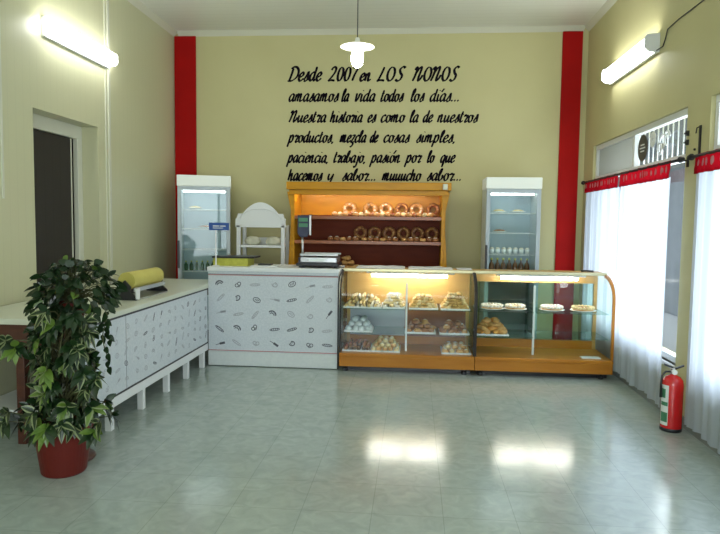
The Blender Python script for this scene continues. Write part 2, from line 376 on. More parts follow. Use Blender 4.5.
# ------------------------------------------------------------------ curtains and rods
def rod(y0,y1,label):
    z=2.085; t=thing('curtain_rod',(XR-.09,(y0+y1)/2,z),label,'curtain rod')
    MB().tube([(XR-.09,y0-.09,z),(XR-.09,y1+.07,z)],.011,8).build('rod',M_blackmat,t,smooth=True)
    for yy in (y0-.10,y1+.08):
        d=-1 if yy<y0 else 1
        MB().lathe([(.011,0),(.026,.012*d),(.012,.03*d),(.020,.05*d),(.0,.085*d)],(XR-.09,yy-.01*d,z),10,'y',caps=False).build('finial',M_blackmat,t,smooth=True)
    for yy in (y0-.03,(y0+y1)/2,y1+.01):
        b=MB().box(XR-.012,XR,yy-.012,yy+.012,z-.05,z+.03); b.tube([(XR-.008,yy,z),(XR-.09,yy,z-.004)],.007,6)
        b.build('bracket',M_blackmat,t)
    return t
rod(5.22,7.86,'black curtain rod over the farther window, above red valances')
rod(2.15,4.84,'black curtain rod over the nearer window at the right edge')
def curtain(y0,y1,z0,label,seed,group):
    rnd=random.Random(seed); n=int((y1-y0)/.012); X=XR-.078
    t=thing('cafe_curtain',(X,(y0+y1)/2,z0),label,'curtain',group)
    ph=[rnd.uniform(0,6) for _ in range(4)]
    def fold(y,z):
        k=1.0 if z<1.9 else max(.35,1-(z-1.9)*3)
        return k*.8*(.016*math.sin(y*52+ph[0]+.25*math.sin(z*1.2))+.013*math.sin(y*27+ph[1])+.006*math.sin(y*95+ph[2]))
    zs=[z0+(1.965-z0)*i/22 for i in range(23)]
    vs=[];fs=[]
    for z in zs:
        for i in range(n+1):
            y=y0+(y1-y0)*i/n; vs.append((X+fold(y,z),y,z+(.012*math.sin(y*9+ph[3]) if z==z0 else 0)))
    m=n+1
    for k in range(len(zs)-1):
        for i in range(n): fs.append((k*m+i,k*m+i+1,(k+1)*m+i+1,(k+1)*m+i))
    MB().add(vs,fs).build('panel',M_sheer,t,smooth=True)
    vs=[];fs=[];zs2=[1.955,1.99,2.03,2.075,2.098]
    for z in zs2:
        for i in range(n+1):
            y=y0+(y1-y0)*i/n; vs.append((X-.013+fold(y,z)*.8-(.006 if z<2.0 else 0),y,z))
    for k in range(4):
        for i in range(n): fs.append((k*m+i,k*m+i+1,(k+1)*m+i+1,(k+1)*m+i))
    # printed white motifs standing in a row along the valance
    q=MB().add(vs,fs); q.cur=1; y=y0+.06
    while y<y1-.06:
        x=X-.018+fold(y,2.03)*.8-.012; h=rnd.uniform(.020,.034); ww=rnd.uniform(.012,.022)
        a=rnd.uniform(-.4,.4); ca,sa=math.cos(a),math.sin(a)
        pts=[(math.cos(b)*ww,math.sin(b)*h) for b in [2*PI*k/9 for k in range(9)]]
        q.add([(x,y+p*ca-r*sa,2.028+p*sa+r*ca) for p,r in pts],[tuple(range(9))])
        y+=rnd.choice((.055,.06,.065,.11))
    q.build('valance',[M_val,M_valw],t,smooth=True)
    return t
cg='sheer white cafe curtains with red valances'
curtain(6.62,7.86,.12,'sheer white curtain with red valance on the farther window, panel nearest the back wall',1,cg)
curtain(5.28,6.58,.09,'sheer white curtain with red valance behind the fire extinguisher, near half of the farther window',2,cg)
curtain(3.50,4.86,.08,'sheer white curtain with red valance on the nearer window, at the right edge',3,cg)
curtain(2.15,3.46,.08,'sheer white curtain panel of the nearer window beyond the right edge of the photo',4,cg)
# hook bracket on the pier between the windows
q=MB().box(XR-.01,XR,4.985,5.01,2.06,2.33); q.tube([(XR-.012,4.998,2.32),(XR-.03,4.998,2.31),(XR-.035,4.998,2.27)],.005,6)
lone(q,'wall_hook_rail',M_blackmat,(0,0,0),'thin upright black metal strip on the wall pier between the two windows','hook')
q=MB().lathe([(0,0),(.010,0),(.008,-.012),(0,-.014)],(XR,5.08,2.16),10,'x')
lone(q,'wall_screw',M_blackmat,(0,0,0),'small black screw in the pier beside the black upright strip','screw')
for zz,lb in ((2.30,'upper small dark clip on the pier edge beside the clear transom'),(2.23,'lower small dark clip on the pier edge beside the clear transom')):
    q=MB().box(XR-.02,XR,5.20,5.225,zz-.02,zz+.02); q.box(XR-.028,XR-.02,5.205,5.235,zz-.006,zz+.006)
    lone(q,'cable_clip',M_blackmat,(0,0,0),lb,'clip','cable clips on the pier')

# ------------------------------------------------------------------ fluorescent wall lamps
def walllamp(side, y0,y1,z,label,cable):
    X = XL if side<0 else XR; s = 1 if side<0 else -1
    t=thing('fluorescent_wall_lamp',(X,(y0+y1)/2,z),label,'wall lamp')
    def bx(a0,a1,*r):
        lo,hi=sorted((X+s*a0,X+s*a1)); return MB().box(lo,hi,*r)
    bx(0,.035,y0+.01,y1-.01,z-.085,z+.085).build('housing',M_white,t,bevel=.004)
    prof=[(.036,-.062),(.095,-.055),(.118,-.030),(.118,.045),(.10,.062),(.036,.066)]
    MB().prism([(X+s*a,z+b) for a,b in prof],y0+(.022 if side>0 else .001),y1-(.022 if side>0 else .001),'y').build('diffuser',M_tubeside,t)
    for a,b in (((y0,y0+.02),(y1-.02,y1)) if side>0 else ()):
        MB().prism([(X+s*a_,z+b_) for a_,b_ in [(0,-.085),(.09,-.075),(.13,-.04),(.13,.05),(.11,.078),(0,.085)]],a,b,'y').build('end_cap',M_white,t,bevel=.003)
    if cable: MB().tube(cable,.005,6).build('cable',M_line,t,smooth=True)
    return t
walllamp(-1,5.27,6.44,3.215,'lit fluorescent lamp on the left wall above the doorway',None)
walllamp(1,5.90,7.22,3.19,'lit fluorescent lamp on the right wall above the curtained window',
   [(XR-.03,5.91,3.12),(XR-.01,5.80,3.13),(XR-.008,5.76,3.18),(XR-.008,5.72,3.25),(XR-.006,5.5,3.265),(XR-.006,4.6,3.26),(XR-.006,2.0,3.25)])

# ------------------------------------------------------------------ pendant
PX,PY=-.528,5.6
t=thing('pendant_lamp',(PX,PY,ZC),'lit bulb under a flat enamel shade hanging on a cord from the ceiling','pendant lamp')
MB().lathe([(.045,0),(.045,-.012),(.02,-.03),(.008,-.035)],(PX,PY,ZC),16).build('ceiling_rose',M_white,t,smooth=True)
MB().tube([(PX,PY,ZC-.03),(PX,PY,3.15)],.0045,6).build('cord',M_line,t)
MB().lathe([(.0,.08),(.016,.075),(.022,.05),(.026,.03),(.06,.022),(.148,.0),(.150,-.004),(.146,-.004),(.06,.012),(.0,.014)],(PX,PY,3.10),36,caps=False).build('lamp_shade',M_shade,t,smooth=True)
MB().lathe([(.020,.0),(.022,-.02),(.030,-.035)],(PX,PY,3.105),14).build('lamp_holder',M_white,t,smooth=True)
b=MB().lathe([(.028,0),(.045,-.02),(.052,-.055),(.052,-.10),(.042,-.135),(.022,-.152),(0,-.156)],(PX,PY,3.075),20,caps=False).build('bulb',M_bulb,t,smooth=True)

# ------------------------------------------------------------------ bread shelf unit
BX0,BX1,BY0,BY1=-1.53,.36,7.78,8.26
t=thing('bread_shelf',(-.58,8.02,0),'amber wooden bread shelf unit with cornice standing against the back wall','shelf unit')
for xo,xi,sg_ in ((BX0,BX0+.035,-1),(BX1,BX1-.035,1)):
    poly=[(BY0-.06*(0),0),(BY1,0),(BY1,1.94),(BY0,1.94)]
    lo,hi=sorted((xo,xi)); p=MB().prism(poly,lo,hi,'x').build('side_panel',M_amber,t,bevel=.003)
for sx,x in ((-1,BX0),(1,BX1)):
    prof=[(0,.0),(.055,0),(.05,.9),(.012,1.5),(.014,1.72),(.045,1.86),(.06,1.94),(0,1.94)]
    poly=[(x+sx*a,b) for a,b in prof]
    MB().prism(poly,BY0+.0,BY0+.03,'y').build('face_stile',M_amber,t,bevel=.002)
MB().box(BX0-.06,BX1+.075,BY0-.05,BY1,1.965,2.060).build('cornice',M_amber,t,bevel=.006)
MB().box(BX0-.03,BX1+.04,BY0-.025,BY0+.018,1.905,1.964).build('top_rail',M_amber,t,bevel=.004)
MB().box(BX0+.036,BX1-.036,BY0+.0185,BY1-.021,1.945,1.964).build('top_board',M_amber,t)
MB().box(BX0+.036,BX1-.036,BY1-.02,BY1-.005,1.66,1.929).build('back_board',M_amber,t)
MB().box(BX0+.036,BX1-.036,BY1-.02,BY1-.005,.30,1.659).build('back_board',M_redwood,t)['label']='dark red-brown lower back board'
for z,d in ((1.645,0),(1.34,0),(.98,0),(.62,0),(.26,0)):
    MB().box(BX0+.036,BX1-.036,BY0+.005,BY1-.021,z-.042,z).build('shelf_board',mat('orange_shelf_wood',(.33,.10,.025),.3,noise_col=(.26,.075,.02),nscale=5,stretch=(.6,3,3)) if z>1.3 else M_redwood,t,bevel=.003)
MB().box(BX0+.05,BX1-.25,BY0+.03,BY0+.05,1.926,1.9445).build('lamp_tube',M_tube,t)
MB().box(BX1-.03,BX1+.03,BY0-.07,BY0-.052,1.972,2.045).build('cornice_ornament',M_cream,t,bevel=.01)

# pastry kinds ------------------------------------------------------
def ring_bread(dark,loc,rot,label,group,seed):
    m=MB(); m.torus((0,0,0),.062,.028,26,9,lump=.25,seed=seed,twist=9,amp=.14,axis='y')
    m.cur=1
    r=random.Random(seed)
    for k in range(11):
        a=r.uniform(0,2*PI); m.blob((.060*math.cos(a),-.026,.060*math.sin(a)),.014,.007,.012,6,5,.2,k,False)
    return lone(m,'ring_bread',[M_crustd if dark else M_crust,M_sugar if not dark else M_crust],loc,label,'bread',group,(rot[0],0,0),smooth=True)
def crescent(mats, L=.055, r=.024, seed=0):
    m=MB(); pts=[];rs=[]
    for i in range(15):
        a=-1.25+2.5*i/14; pts.append((L*math.sin(a),L*(1-math.cos(a))*1.1,r*.8)); u=abs(i-7)/7
        rs.append(r*(1-.75*u**1.6)*(1+(.12 if i%3==0 else 0)))
    m.tube(pts,rs,9); return m
def proto(m,name,mats): 
    o=m.build(name,mats,None,smooth=True); return o
USED={}
def place(p, loc, rz, label, cat, group, tilt=0, sc=1):
    """first placement moves the source object itself, later ones copy it"""
    if p.name in USED: o=p.copy(); COL.objects.link(o)
    else: USED[p.name]=1; o=p
    o.location=loc; o.rotation_euler=(tilt,random.uniform(-.1,.1)*(1 if tilt else 0),rz); o.scale=(sc,sc,sc)
    return tag(o,label,cat,group)
def roll_proto(name,mt,rx,ry,rz,seed,top=None,lump=.15):
    m=MB(); m.blob((0,0,rz*.7),rx,ry,rz,12,8,lump,seed)
    if top: m.cur=1; m.blob((0,0,rz*1.35),rx*.62,ry*.62,rz*.42,10,6,.2,seed+3,False)
    return proto(m,name,[mt]+([top] if top else []))

xs=[-.845,-.575,-.375,-.165,.02,.235]
where=['leftmost','second from the left','third from the left','third from the right','second from the right','rightmost']
for i,x in enumerate(xs):
    ring_bread(i==5 or i==3,(x,8.17,1.645+.094),(-.18,0,random.uniform(0,3)),
       'sugared ring bread leaning on the top shelf back board, %s of six'%where[i],'ring breads on the top shelf',i+1)
p_roll=roll_proto('sweet_roll',M_crust,.042,.036,.030,4,M_sugar)
p_rolld=roll_proto('sweet_roll',M_crustd,.042,.036,.028,5,M_jelly)
p_rollp=roll_proto('sweet_roll',M_pale,.040,.036,.030,6,M_sugar)
x=-1.0; k=0
while x<.30:
    place([p_roll,p_rollp,p_roll,p_rolld][k%4],(x,7.86+.02*(k%2),1.6455),random.uniform(0,3),'small sugared roll in the front row of the top shelf','pastry','rolls along the top shelf')
    x+=.066; k+=1
x=-1.05
p_fr=roll_proto('filled_roll',M_crustd,.042,.036,.030,7,M_sugar)
p_fj=roll_proto('filled_roll',M_crust,.042,.038,.026,8,M_jelly)
while x<.28:
    place([p_fr,p_fj,p_fr][k%3],(x,7.86+.03*(k%2),1.3405),random.uniform(0,3),'small dark filled roll in the row on the middle shelf','pastry','rolls along the middle shelf')
    x+=.078 if k%6 else .11; k+=1
for i,x in enumerate((-.70,-.515,-.33,-.145,.04,.225)):
    ring_bread(True,(x,8.18,1.34+.094),(-.16,0,random.uniform(0,3)),'dark glazed ring bread leaning at the back of the middle shelf','ring breads on the middle shelf',20+i)
cr=proto(crescent(M_crust),'croissant',M_crust)
for i,(x,z) in enumerate(((-.93,0),(-.83,0),(-.72,0),(-.88,.055),(-.78,.055),(-.83,.11))):
    place(cr,(x,7.90,.9805+z),random.uniform(0,6),'golden croissant heaped on the bread shelf behind the weighing scale','croissant','croissants behind the scale',sc=1.35)

# ------------------------------------------------------------------ white etagere
ex,ey=-1.90,7.83
t=thing('etagere',(ex,ey,0),'white painted etagere with an arched top panel beside the bread shelf','shelf')
for dx in (-.28,.28):
    for dy in (-.14,.14):
        MB().box(ex+dx-.022,ex+dx+.022,ey+dy-.022,ey+dy+.022,0,1.52).build('post',M_white,t,bevel=.004)
pts=[]
for i in range(41):
    u=-1+2*i/40; a=abs(u)
    z=1.60 if a>.93 else (1.66 if a>.70 else 1.66+.14*math.cos(a/.70*PI/2)**.8)
    pts.append((ex+u*.315,z))
pts=[(ex+.315,1.49)]+[(ex-.315,1.49)]+pts
MB().prism(pts,ey-.162,ey-.142,'y').build('arched_panel',M_white,t,bevel=.003)
q=MB(); q.tube([(ex+.26*math.cos(a),ey-.168,1.58+.14*math.sin(a)) for a in [PI*k/20 for k in range(21)]],.006,6); q.build('arch_moulding',M_white,t)
for z in (1.27,1.02,.66,.26):
    sh=MB().box(ex-.255,ex+.255,ey-.16,ey+.16,z-.03,z).build('shelf_board',M_white,t,bevel=.004)
MB().box(ex-.255,ex+.255,ey+.14,ey+.155,1.27,1.36).build('back_rail',M_white,t,bevel=.003)
for dx,lb in ((-.13,'round pale loaf on the left half of the white etagere shelf'),(.14,'round pale loaf on the right half of the white etagere shelf')):
    m=MB(); m.blob((0,0,.045),.105,.085,.065,18,12,.08,3)
    m.cur=1; m.blob((0,-.03,.05),.05,.03,.045,10,6,.2,9)
    lone(m,'round_loaf',[mat('floury_loaf',(.60,.60,.48),.6,noise_col=(.50,.50,.38),nscale=18),M_crust],(ex+dx,ey-.03,1.2705),lb,'loaf','loaves on the etagere',smooth=True)

# ------------------------------------------------------------------ glass-door fridges
def fridge(loc, rz, wd, label, contents):
    t=thing('display_fridge',(0,0,0),label,'fridge'); h=wd/2; D=.48
    body=MB().box(-h,-h+.035,0,D,.10,1.985).box(h-.035,h,0,D,.10,1.985).box(-h+.035,h-.035,D-.03,D,.10,1.985).box(-h+.035,h-.035,.03,D-.03,.10,.30).box(-h+.035,h-.035,.03,D-.03,1.95,1.985)
    body.build('cabinet',M_fr,t,bevel=.003)
    MB().box(-h+.036,h-.036,.06,D-.031,.301,.309).box(-h+.036,h-.036,D-.045,D-.031,.31,1.949).build('liner',M_frin,t)
    MB().box(-h-.008,h+.008,-.035,D-.05,1.986,2.12).build('header_sign',M_header,t,bevel=.006)
    d=MB().box(-h,-h+.045,-.03,-.001,.22,1.98).box(h-.045,h,-.03,-.001,.22,1.98).box(-h+.045,h-.045,-.03,-.001,1.935,1.98).box(-h+.045,h-.045,-.03,-.001,.22,.28).build('door',M_frgrey,t,bevel=.003)
    MB().box(-h+.046,h-.046,-.018,-.012,.281,1.934).build('door_glass',M_glass,d)
    MB().box(-h-.004,-h+.022,-.065,-.031,.98,1.32).build('door_handle',M_black,d,bevel=.005)
    MB().box(-h+.02,h-.02,.0,.03,.02,.20).build('kick_grille',M_black,t)
    for sx in (-1,1): MB().lathe([(.02,0),(.02,.1)],(sx*(h-.06),.06,0),10).build('foot',M_black,t); MB().lathe([(.02,0),(.02,.1)],(sx*(h-.06),D-.08,0),10).build('foot',M_black,t)
    MB().box(-h+.06,h-.06,.06,.085,1.915,1.94).build('lamp_tube',M_led,t)
    for z in (.62,.93,1.20,1.46,1.70):
        s=MB(); s.tube([(-h+.037,.07,z),(h-.037,.07,z)],.005,6); s.tube([(-h+.037,D-.06,z),(h-.037,D-.06,z)],.005,6)
        for k in range(15): xx=-h+.05+k*(wd-.1)/14; s.tube([(xx,.07,z+.004),(xx,D-.06,z+.004)],.0025,5,False)
        s.build('wire_shelf',M_white,t)
    t.location=loc; t.rotation_euler=(0,0,rz)
    M=Matrix.Translation(loc)@Matrix.Rotation(rz,4,'Z')
    for kind,x,y,z,lb,gr in contents:
        m=MB()
        if kind=='plate':
            m.lathe([(0,.0),(.05,0),(.095,.014),(.093,.018),(.05,.006),(0,.006)],(0,0,0),24,caps=False); m.cur=1; m.blob((0,0,.018),.07,.07,.022,14,7,.15,int(x*50))
            o=m.build('cake_plate',[M_plate,M_crustd if z<1.5 else M_pale],None,smooth=True); cat='plate'
        elif kind=='cup':
            m.lathe([(0,0),(.020,0),(.028,.06),(.0,.062)],(0,0,0),14,caps=False); m.cur=1; m.blob((0,0,.065),.026,.026,.018,10,6,.1,2)
            o=m.build('dessert_cup',[M_tray,M_sugar],None,smooth=True); cat='cup'
        else:
            m.lathe([(0,0),(.03,0),(.033,.02),(.033,.12),(.027,.15),(.012,.175),(.012,.205)],(0,0,0),14,caps=False); m.cur=1; m.lathe([(.014,.2),(.014,.222),(0,.222)],(0,0,0),12,caps=False)
            o=m.build('bottle',[M_green if kind=='gbottle' else M_brown,M_ybox],None,smooth=True); cat='bottle'
        o.location=M@Vector((x,y,z)); tag(o,lb,cat,gr)
        if loc[0]<0 and 'bottle' in kind: o.scale=(.72,.72,.55)
    return t
cl=[]
for k in range(8): cl.append(('gbottle',-.23+k*.066,.12,.939,'small green bottle standing on the second wire shelf of the left fridge','green bottles in the left fridge'))
for k in range(8): cl.append(('bottle',-.23+k*.066,.12,.629,'brown bottle with yellow cap on the low wire shelf of the left fridge','brown bottles in the left fridge'))
cl.append(('plate',-.12,.20,1.709,'plate with a pale cake on the top wire shelf of the left fridge',None))
cl.append(('plate',.0,.20,1.469,'plate with a dark cake in the middle of the left fridge',None))
fridge((-2.595,7.62,0),.28,.63,'tall glass-door display fridge beside the left red stripe',cl)
cr_=[('plate',-.14,.2,1.709,'plate with a pale cake at left on the top wire shelf of the right fridge',None),
     ('plate',.09,.2,1.709,'plate with a pale cake at right on the top wire shelf of the right fridge',None),
     ('plate',-.13,.2,1.469,'plate with a dark cake on the second wire shelf of the right fridge',None)]
for k in range(7): cr_.append(('cup',-.22+k*.07,.12,1.209,'small white dessert cup in the row across the right fridge','dessert cups in the right fridge'))
for k in range(7): cr_.append(('bottle',-.22+k*.07,.12,.939,'brown bottle in the row near the bottom of the right fridge','brown bottles in the right fridge'))
fridge((1.155,7.60,0),0,.63,'tall glass-door display fridge beside the right red stripe',cr_)

# ------------------------------------------------------------------ white front counter
CX0,CX1,CY0,CY1=-2.20,-.785,6.58,7.12
t=thing('front_counter',(-1.49,6.85,0),'white shop counter with bread-doodle printed front, left of the glass display cases','counter')
MB().box(CX0+.005,CX1-.01,CY0+.02,CY1,.05,1.03).build('carcass',M_wlam,t,bevel=.003)
MB().box(CX0-.01,CX1,CY0-.015,CY1+.01,1.03,1.075).build('worktop',M_white,t,bevel=.006)
MB().box(CX0,CX1-.005,CY0-.008,CY0+.019,.008,.159).build('base_board',M_wlam,t,bevel=.004)
RS=lambda: [MB().box(CX0,CX1-.012,CY0-.001,CY0+.0018,z,z+.008).build('red_stripe',M_redline,fp) for z in (.985,.168)]
MB().tube([(CX1-.004,CY0-.008,.01),(CX1-.004,CY0-.008,.90),(CX1+.004,CY0+.002,.99),(CX1+.035,CY0+.05,1.07)],.008,6).build('edge_strip',M_line,t)

def doodle(mb, kind, P, s, ang, r):
    """thin raised ink ribbons; P maps (u,v) to a point on the panel"""
    ca,sa=math.cos(ang),math.sin(ang)
    def line(pts,w):
        pts=[(p[0]*ca-p[1]*sa,p[0]*sa+p[1]*ca) for p in pts]
        L=[];R=[];w=w*1.5
        for i,p in enumerate(pts):
            a=pts[max(i-1,0)]; b=pts[min(i+1,len(pts)-1)]; dx,dy=b[0]-a[0],b[1]-a[1]; l=math.hypot(dx,dy) or 1
            L.append((p[0]-dy/l*w,p[1]+dx/l*w)); R.append((p[0]+dy/l*w,p[1]-dx/l*w))
        n=len(pts); mb.add([P(*(q_[0]*s,q_[1]*s)) for q_ in L+R],[(i,i+1,n+i+1,n+i) for i in range(n-1)])
    def arc(cx,cy,rx,ry,a0,a1,n=12): return [(cx+rx*math.cos(a0+(a1-a0)*i/n),cy+ry*math.sin(a0+(a1-a0)*i/n)) for i in range(n+1)]
    if kind==0: # loaf
        line(arc(0,0,1,.62,0,2*PI),.07)
        for k in(-.4,0,.4): line([(k-.12,-.25),(k+.15,.3)],.06)
    elif kind==1: # baguette
        line(arc(0,0,1.35,.3,0,2*PI),.06)
        for k in(-.8,-.3,.2,.7): line([(k-.1,-.15),(k+.12,.18)],.06)
    elif kind==2: # croissant
        line(arc(0,-.2,1,.9,.15,PI-.15),.10); line(arc(0,-.35,.62,.45,.1,PI-.1),.07)
        for k in(.9,1.57,2.2): line([(.62*math.cos(k),-.35+.45*math.sin(k)),(math.cos(k),-.2+.9*math.sin(k))],.05)
    elif kind==3: # pretzel
        line(arc(-.4,.1,.42,.42,0,2*PI),.07); line(arc(.4,.1,.42,.42,0,2*PI),.07); line([(-.4,-.35),(0,-.6),(.4,-.35)],.07)
    elif kind==4: # wheat ear
        line([(-1.3,-.1),(1.2,.1)],.05)
        for k in range(5): x=-.1+k*.28; line([(x,.0),(x+.2,.28)],.10); line([(x,.0),(x+.22,-.24)],.10)
    else: # bun
        line(arc(0,0,.72,.55,PI*1.05,PI*2.6),.09); line(arc(-.1,.05,.3,.22,0,5),.05)
q=MB(); q.cur=2; q.box(CX0,CX1-.012,CY0+.002,CY0+.019,.16,1.029); r=random.Random(3)
kinds=[[2,3,1,5,0,4,1],[1,5,0,4,1,1,5],[4,1,1,2,0,5,4],[1,2,3,1,1,5,1],[4,1,3,4,5,3,1]]
for j in range(5):
    for i in range(7):
        u=CX0+.13+i*.195+r.uniform(-.015,.015)+(0 if j%2 else .0); v=.895-j*.16+r.uniform(-.012,.012)
        q.cur=0 if r.random()<.62 else 1
        doodle(q,kinds[j][i],lambda a,b,u=u,v=v:(u+a,CY0+.0005,v+b),.041,r.uniform(-.7,.9),r)
fp=q.build('front_panel',[M_ink,M_ink2,M_paper],t); RS()
MB().box(CX0,CX1-.012,CY0-.0005,CY0+.0018,.995,1.0).build('shadow_gap',M_ink,fp)

# ------------------------------------------------------------------ long side counter on the left
LX0,LX1,LY0,LY1=-3.185,-2.205,4.02,6.57
t=thing('side_counter',(-2.7,5.4,0),'long low white counter on square legs along the left wall, behind the potted plants','counter')
MB().box(LX0,LX1+.012,LY0,LY1,.845,.885).box(LX0,CX0-.02,LY1,7.12,.845,.885).build('worktop',M_wtop,t,bevel=.004)
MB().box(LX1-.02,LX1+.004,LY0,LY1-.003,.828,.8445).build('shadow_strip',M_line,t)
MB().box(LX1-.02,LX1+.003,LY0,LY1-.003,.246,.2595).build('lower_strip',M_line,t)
MB().box(LX1-.03,LX1+.006,LY0,LY1-.003,.175,.2455).build('bottom_rail',M_white,t,bevel=.003)
for yy in (4.06,4.42,4.97,5.50,6.0,6.47):
    MB().box(LX1-.055,LX1-.005,yy-.025,yy+.025,0,.175).build('leg',M_white,t,bevel=.003)
for yy in (4.06,5.2,6.4,7.06):
    MB().box(LX0+.02,LX0+.07,yy-.025,yy+.025,0,.845).build('leg',M_white,t,bevel=.003)
MB().box(LX0+.02,LX1-.03,4.04,4.06,.70,.844).build('end_rail',M_brwood,t,bevel=.003)
MB().box(-2.72,-2.66,4.065,4.125,0,.844).build('leg',M_brwood,t,bevel=.003)['label']='brown wooden leg'
MB().box(LX0+.08,LX1-.07,4.13,LY1-.05,.20,.22).build('lower_shelf',M_white,t)
q=MB(); q.cur=2; q.box(LX1-.02,LX1,LY0,LY1-.003,.26,.8275); r=random.Random(9)
for j in range(5):
    for i in range(15):
        u=LY0+.13+i*.168+r.uniform(-.02,.02); v=.745-j*.10+r.uniform(-.015,.015)
        q.cur=0 if r.random()<.15 else 1
        doodle(q,r.choice((0,1,1,2,3,4,5)),lambda a,b,u=u,v=v:(LX1+.0012,u+a,v+b),.029,r.uniform(-.6,1.2),r)
fp=q.build('front_panel',[M_ink,M_ink2,M_paper],t)
MB().box(LX1,LX1+.0022,LY0+.62,LY0+.626,.262,.826).build('panel_joint',M_ink2,fp)

# yellow paper roll on its cutter stand
t=thing('paper_roll_holder',(-2.42,5.42,.885),'roll of yellow wrapping paper on a black and white cutter stand on the left counter','paper roll')
MB().lathe([(0,0),(.075,0),(.075,.62),(0,.62)],(-2.43,5.14,1.045),26,'y',caps=False).build('paper_roll',M_yellow,t)
for yy in (5.10,5.765):
    MB().prism([(-2.53,.886),(-2.33,.886),(-2.33,.91),(-2.385,.96),(-2.375,1.0),(-2.43,1.055),(-2.485,1.0),(-2.475,.96),(-2.53,.91)],yy,yy+.02,'y').build('side_bracket',M_black,t,bevel=.002)
MB().box(-2.56,-2.54,5.08,5.80,.9,.96).build('rear_bar',M_black,t)
MB().box(-2.545,-2.32,5.12,5.765,.886,.896).build('base_plate',M_alu,t)
MB().box(-2.36,-2.345,5.12,5.765,.955,.99).build('cutting_bar',M_steel,t,bevel=.002)
MB().box(-2.335,-2.325,5.10,5.17,.896,.985).build('front_bracket',M_white,t)

# ------------------------------------------------------------------ things on the white counter
ct=1.0755
t=thing('pastry_box',(-2.0,6.83,ct),'flat yellow-green card box with a dark lid on the left end of the white counter','box')
MB().box(-2.19,-1.80,6.72,6.98,ct,ct+.085).build('box_body',M_ybox,t,bevel=.003)
MB().box(-2.20,-1.73,6.71,6.99,ct+.086,ct+.105).build('lid',M_black,t,bevel=.003)
t=thing('counter_sign',(-2.14,6.66,ct),'small blue sign on a thin white pole in front of the yellow-green box','sign')
MB().lathe([(.04,0),(.04,.008),(.01,.014)],(-2.14,6.66,ct),18).build('base',M_white,t)
MB().tube([(-2.14,6.66,ct+.012),(-2.14,6.66,1.47)],.008,8).build('pole',M_white,t)
sb=MB().box(-2.215,-1.995,6.652,6.668,1.465,1.545).build('sign_board',M_blue,t,bevel=.002)
MB().box(-2.17,-2.10,6.6505,6.652,1.505,1.515).box(-2.09,-2.03,6.6505,6.652,1.505,1.515).box(-2.17,-2.06,6.6505,6.652,1.485,1.492).build('sign_print',M_label,sb)
t=thing('clipboard',(-1.61,6.8,ct),'dark tablet lying on white papers beside the yellow-green box','clipboard')
MB().box(-1.76,-1.47,6.68,6.95,ct,ct+.012).build('paper_stack',M_white,t)
MB().box(-1.70,-1.56,6.74,6.88,ct+.0125,ct+.025).build('tablet',M_black,t,bevel=.003)

# weighing scale
t=thing('weighing_scale',(-1.03,6.80,ct),'electronic weighing scale with steel tray and a black pole display','scale')
MB().prism([(-1.26,ct+.02),(-.80,ct+.02),(-.80,ct+.045),(-.83,ct+.06),(-1.23,ct+.06),(-1.26,ct+.045)],6.66,6.98,'y').build('base',M_black,t,bevel=.004)
for dx in(-1.22,-.84):
    for dy in (6.69,6.95): MB().lathe([(.016,0),(.016,.02)],(dx,dy,ct),10).build('foot',M_black,t)
bd=MB().box(-1.21,-.82,6.64,6.97,ct+.061,ct+.115).build('body',M_steel,t,bevel=.006)
MB().box(-1.12,-.94,6.636,6.6395,ct+.075,ct+.10).build('display_window',mat('lcd',(.75,.80,.78),.3),bd)
MB().box(-1.22,-.81,6.66,6.96,ct+.13,ct+.142).box(-1.22,-.81,6.66,6.67,ct+.142,ct+.152).box(-1.22,-.81,6.95,6.96,ct+.142,ct+.152).build('weighing_tray',M_alu,t,bevel=.003)
MB().lathe([(.03,0),(.03,.016)],(-1.02,6.81,ct+.1145),12).build('tray_support',M_black,t)
MB().box(-1.275,-1.215,6.88,6.94,ct+.0,ct+.1).build('pole_socket',M_blued,t,bevel=.003)
MB().tube([(-1.235,6.91,ct+.09),(-1.235,6.91,1.40)],.013,10).build('display_pole',M_steel,t,smooth=True)
hd=MB().prism([(-1.29,1.64),(-1.29,1.44),(-1.265,1.40),(-1.185,1.40),(-1.16,1.44),(-1.16,1.64)][::-1],6.89,6.93,'y').build('display_head',M_blued,t,bevel=.004)
MB().box(-1.155,-1.14,6.885,6.935,1.42,1.64).build('head_edge',M_alu,hd)
MB().box(-1.275,-1.175,6.886,6.8895,1.57,1.61).box(-1.275,-1.175,6.886,6.8895,1.51,1.55).build('head_screen',M_labelg,hd)

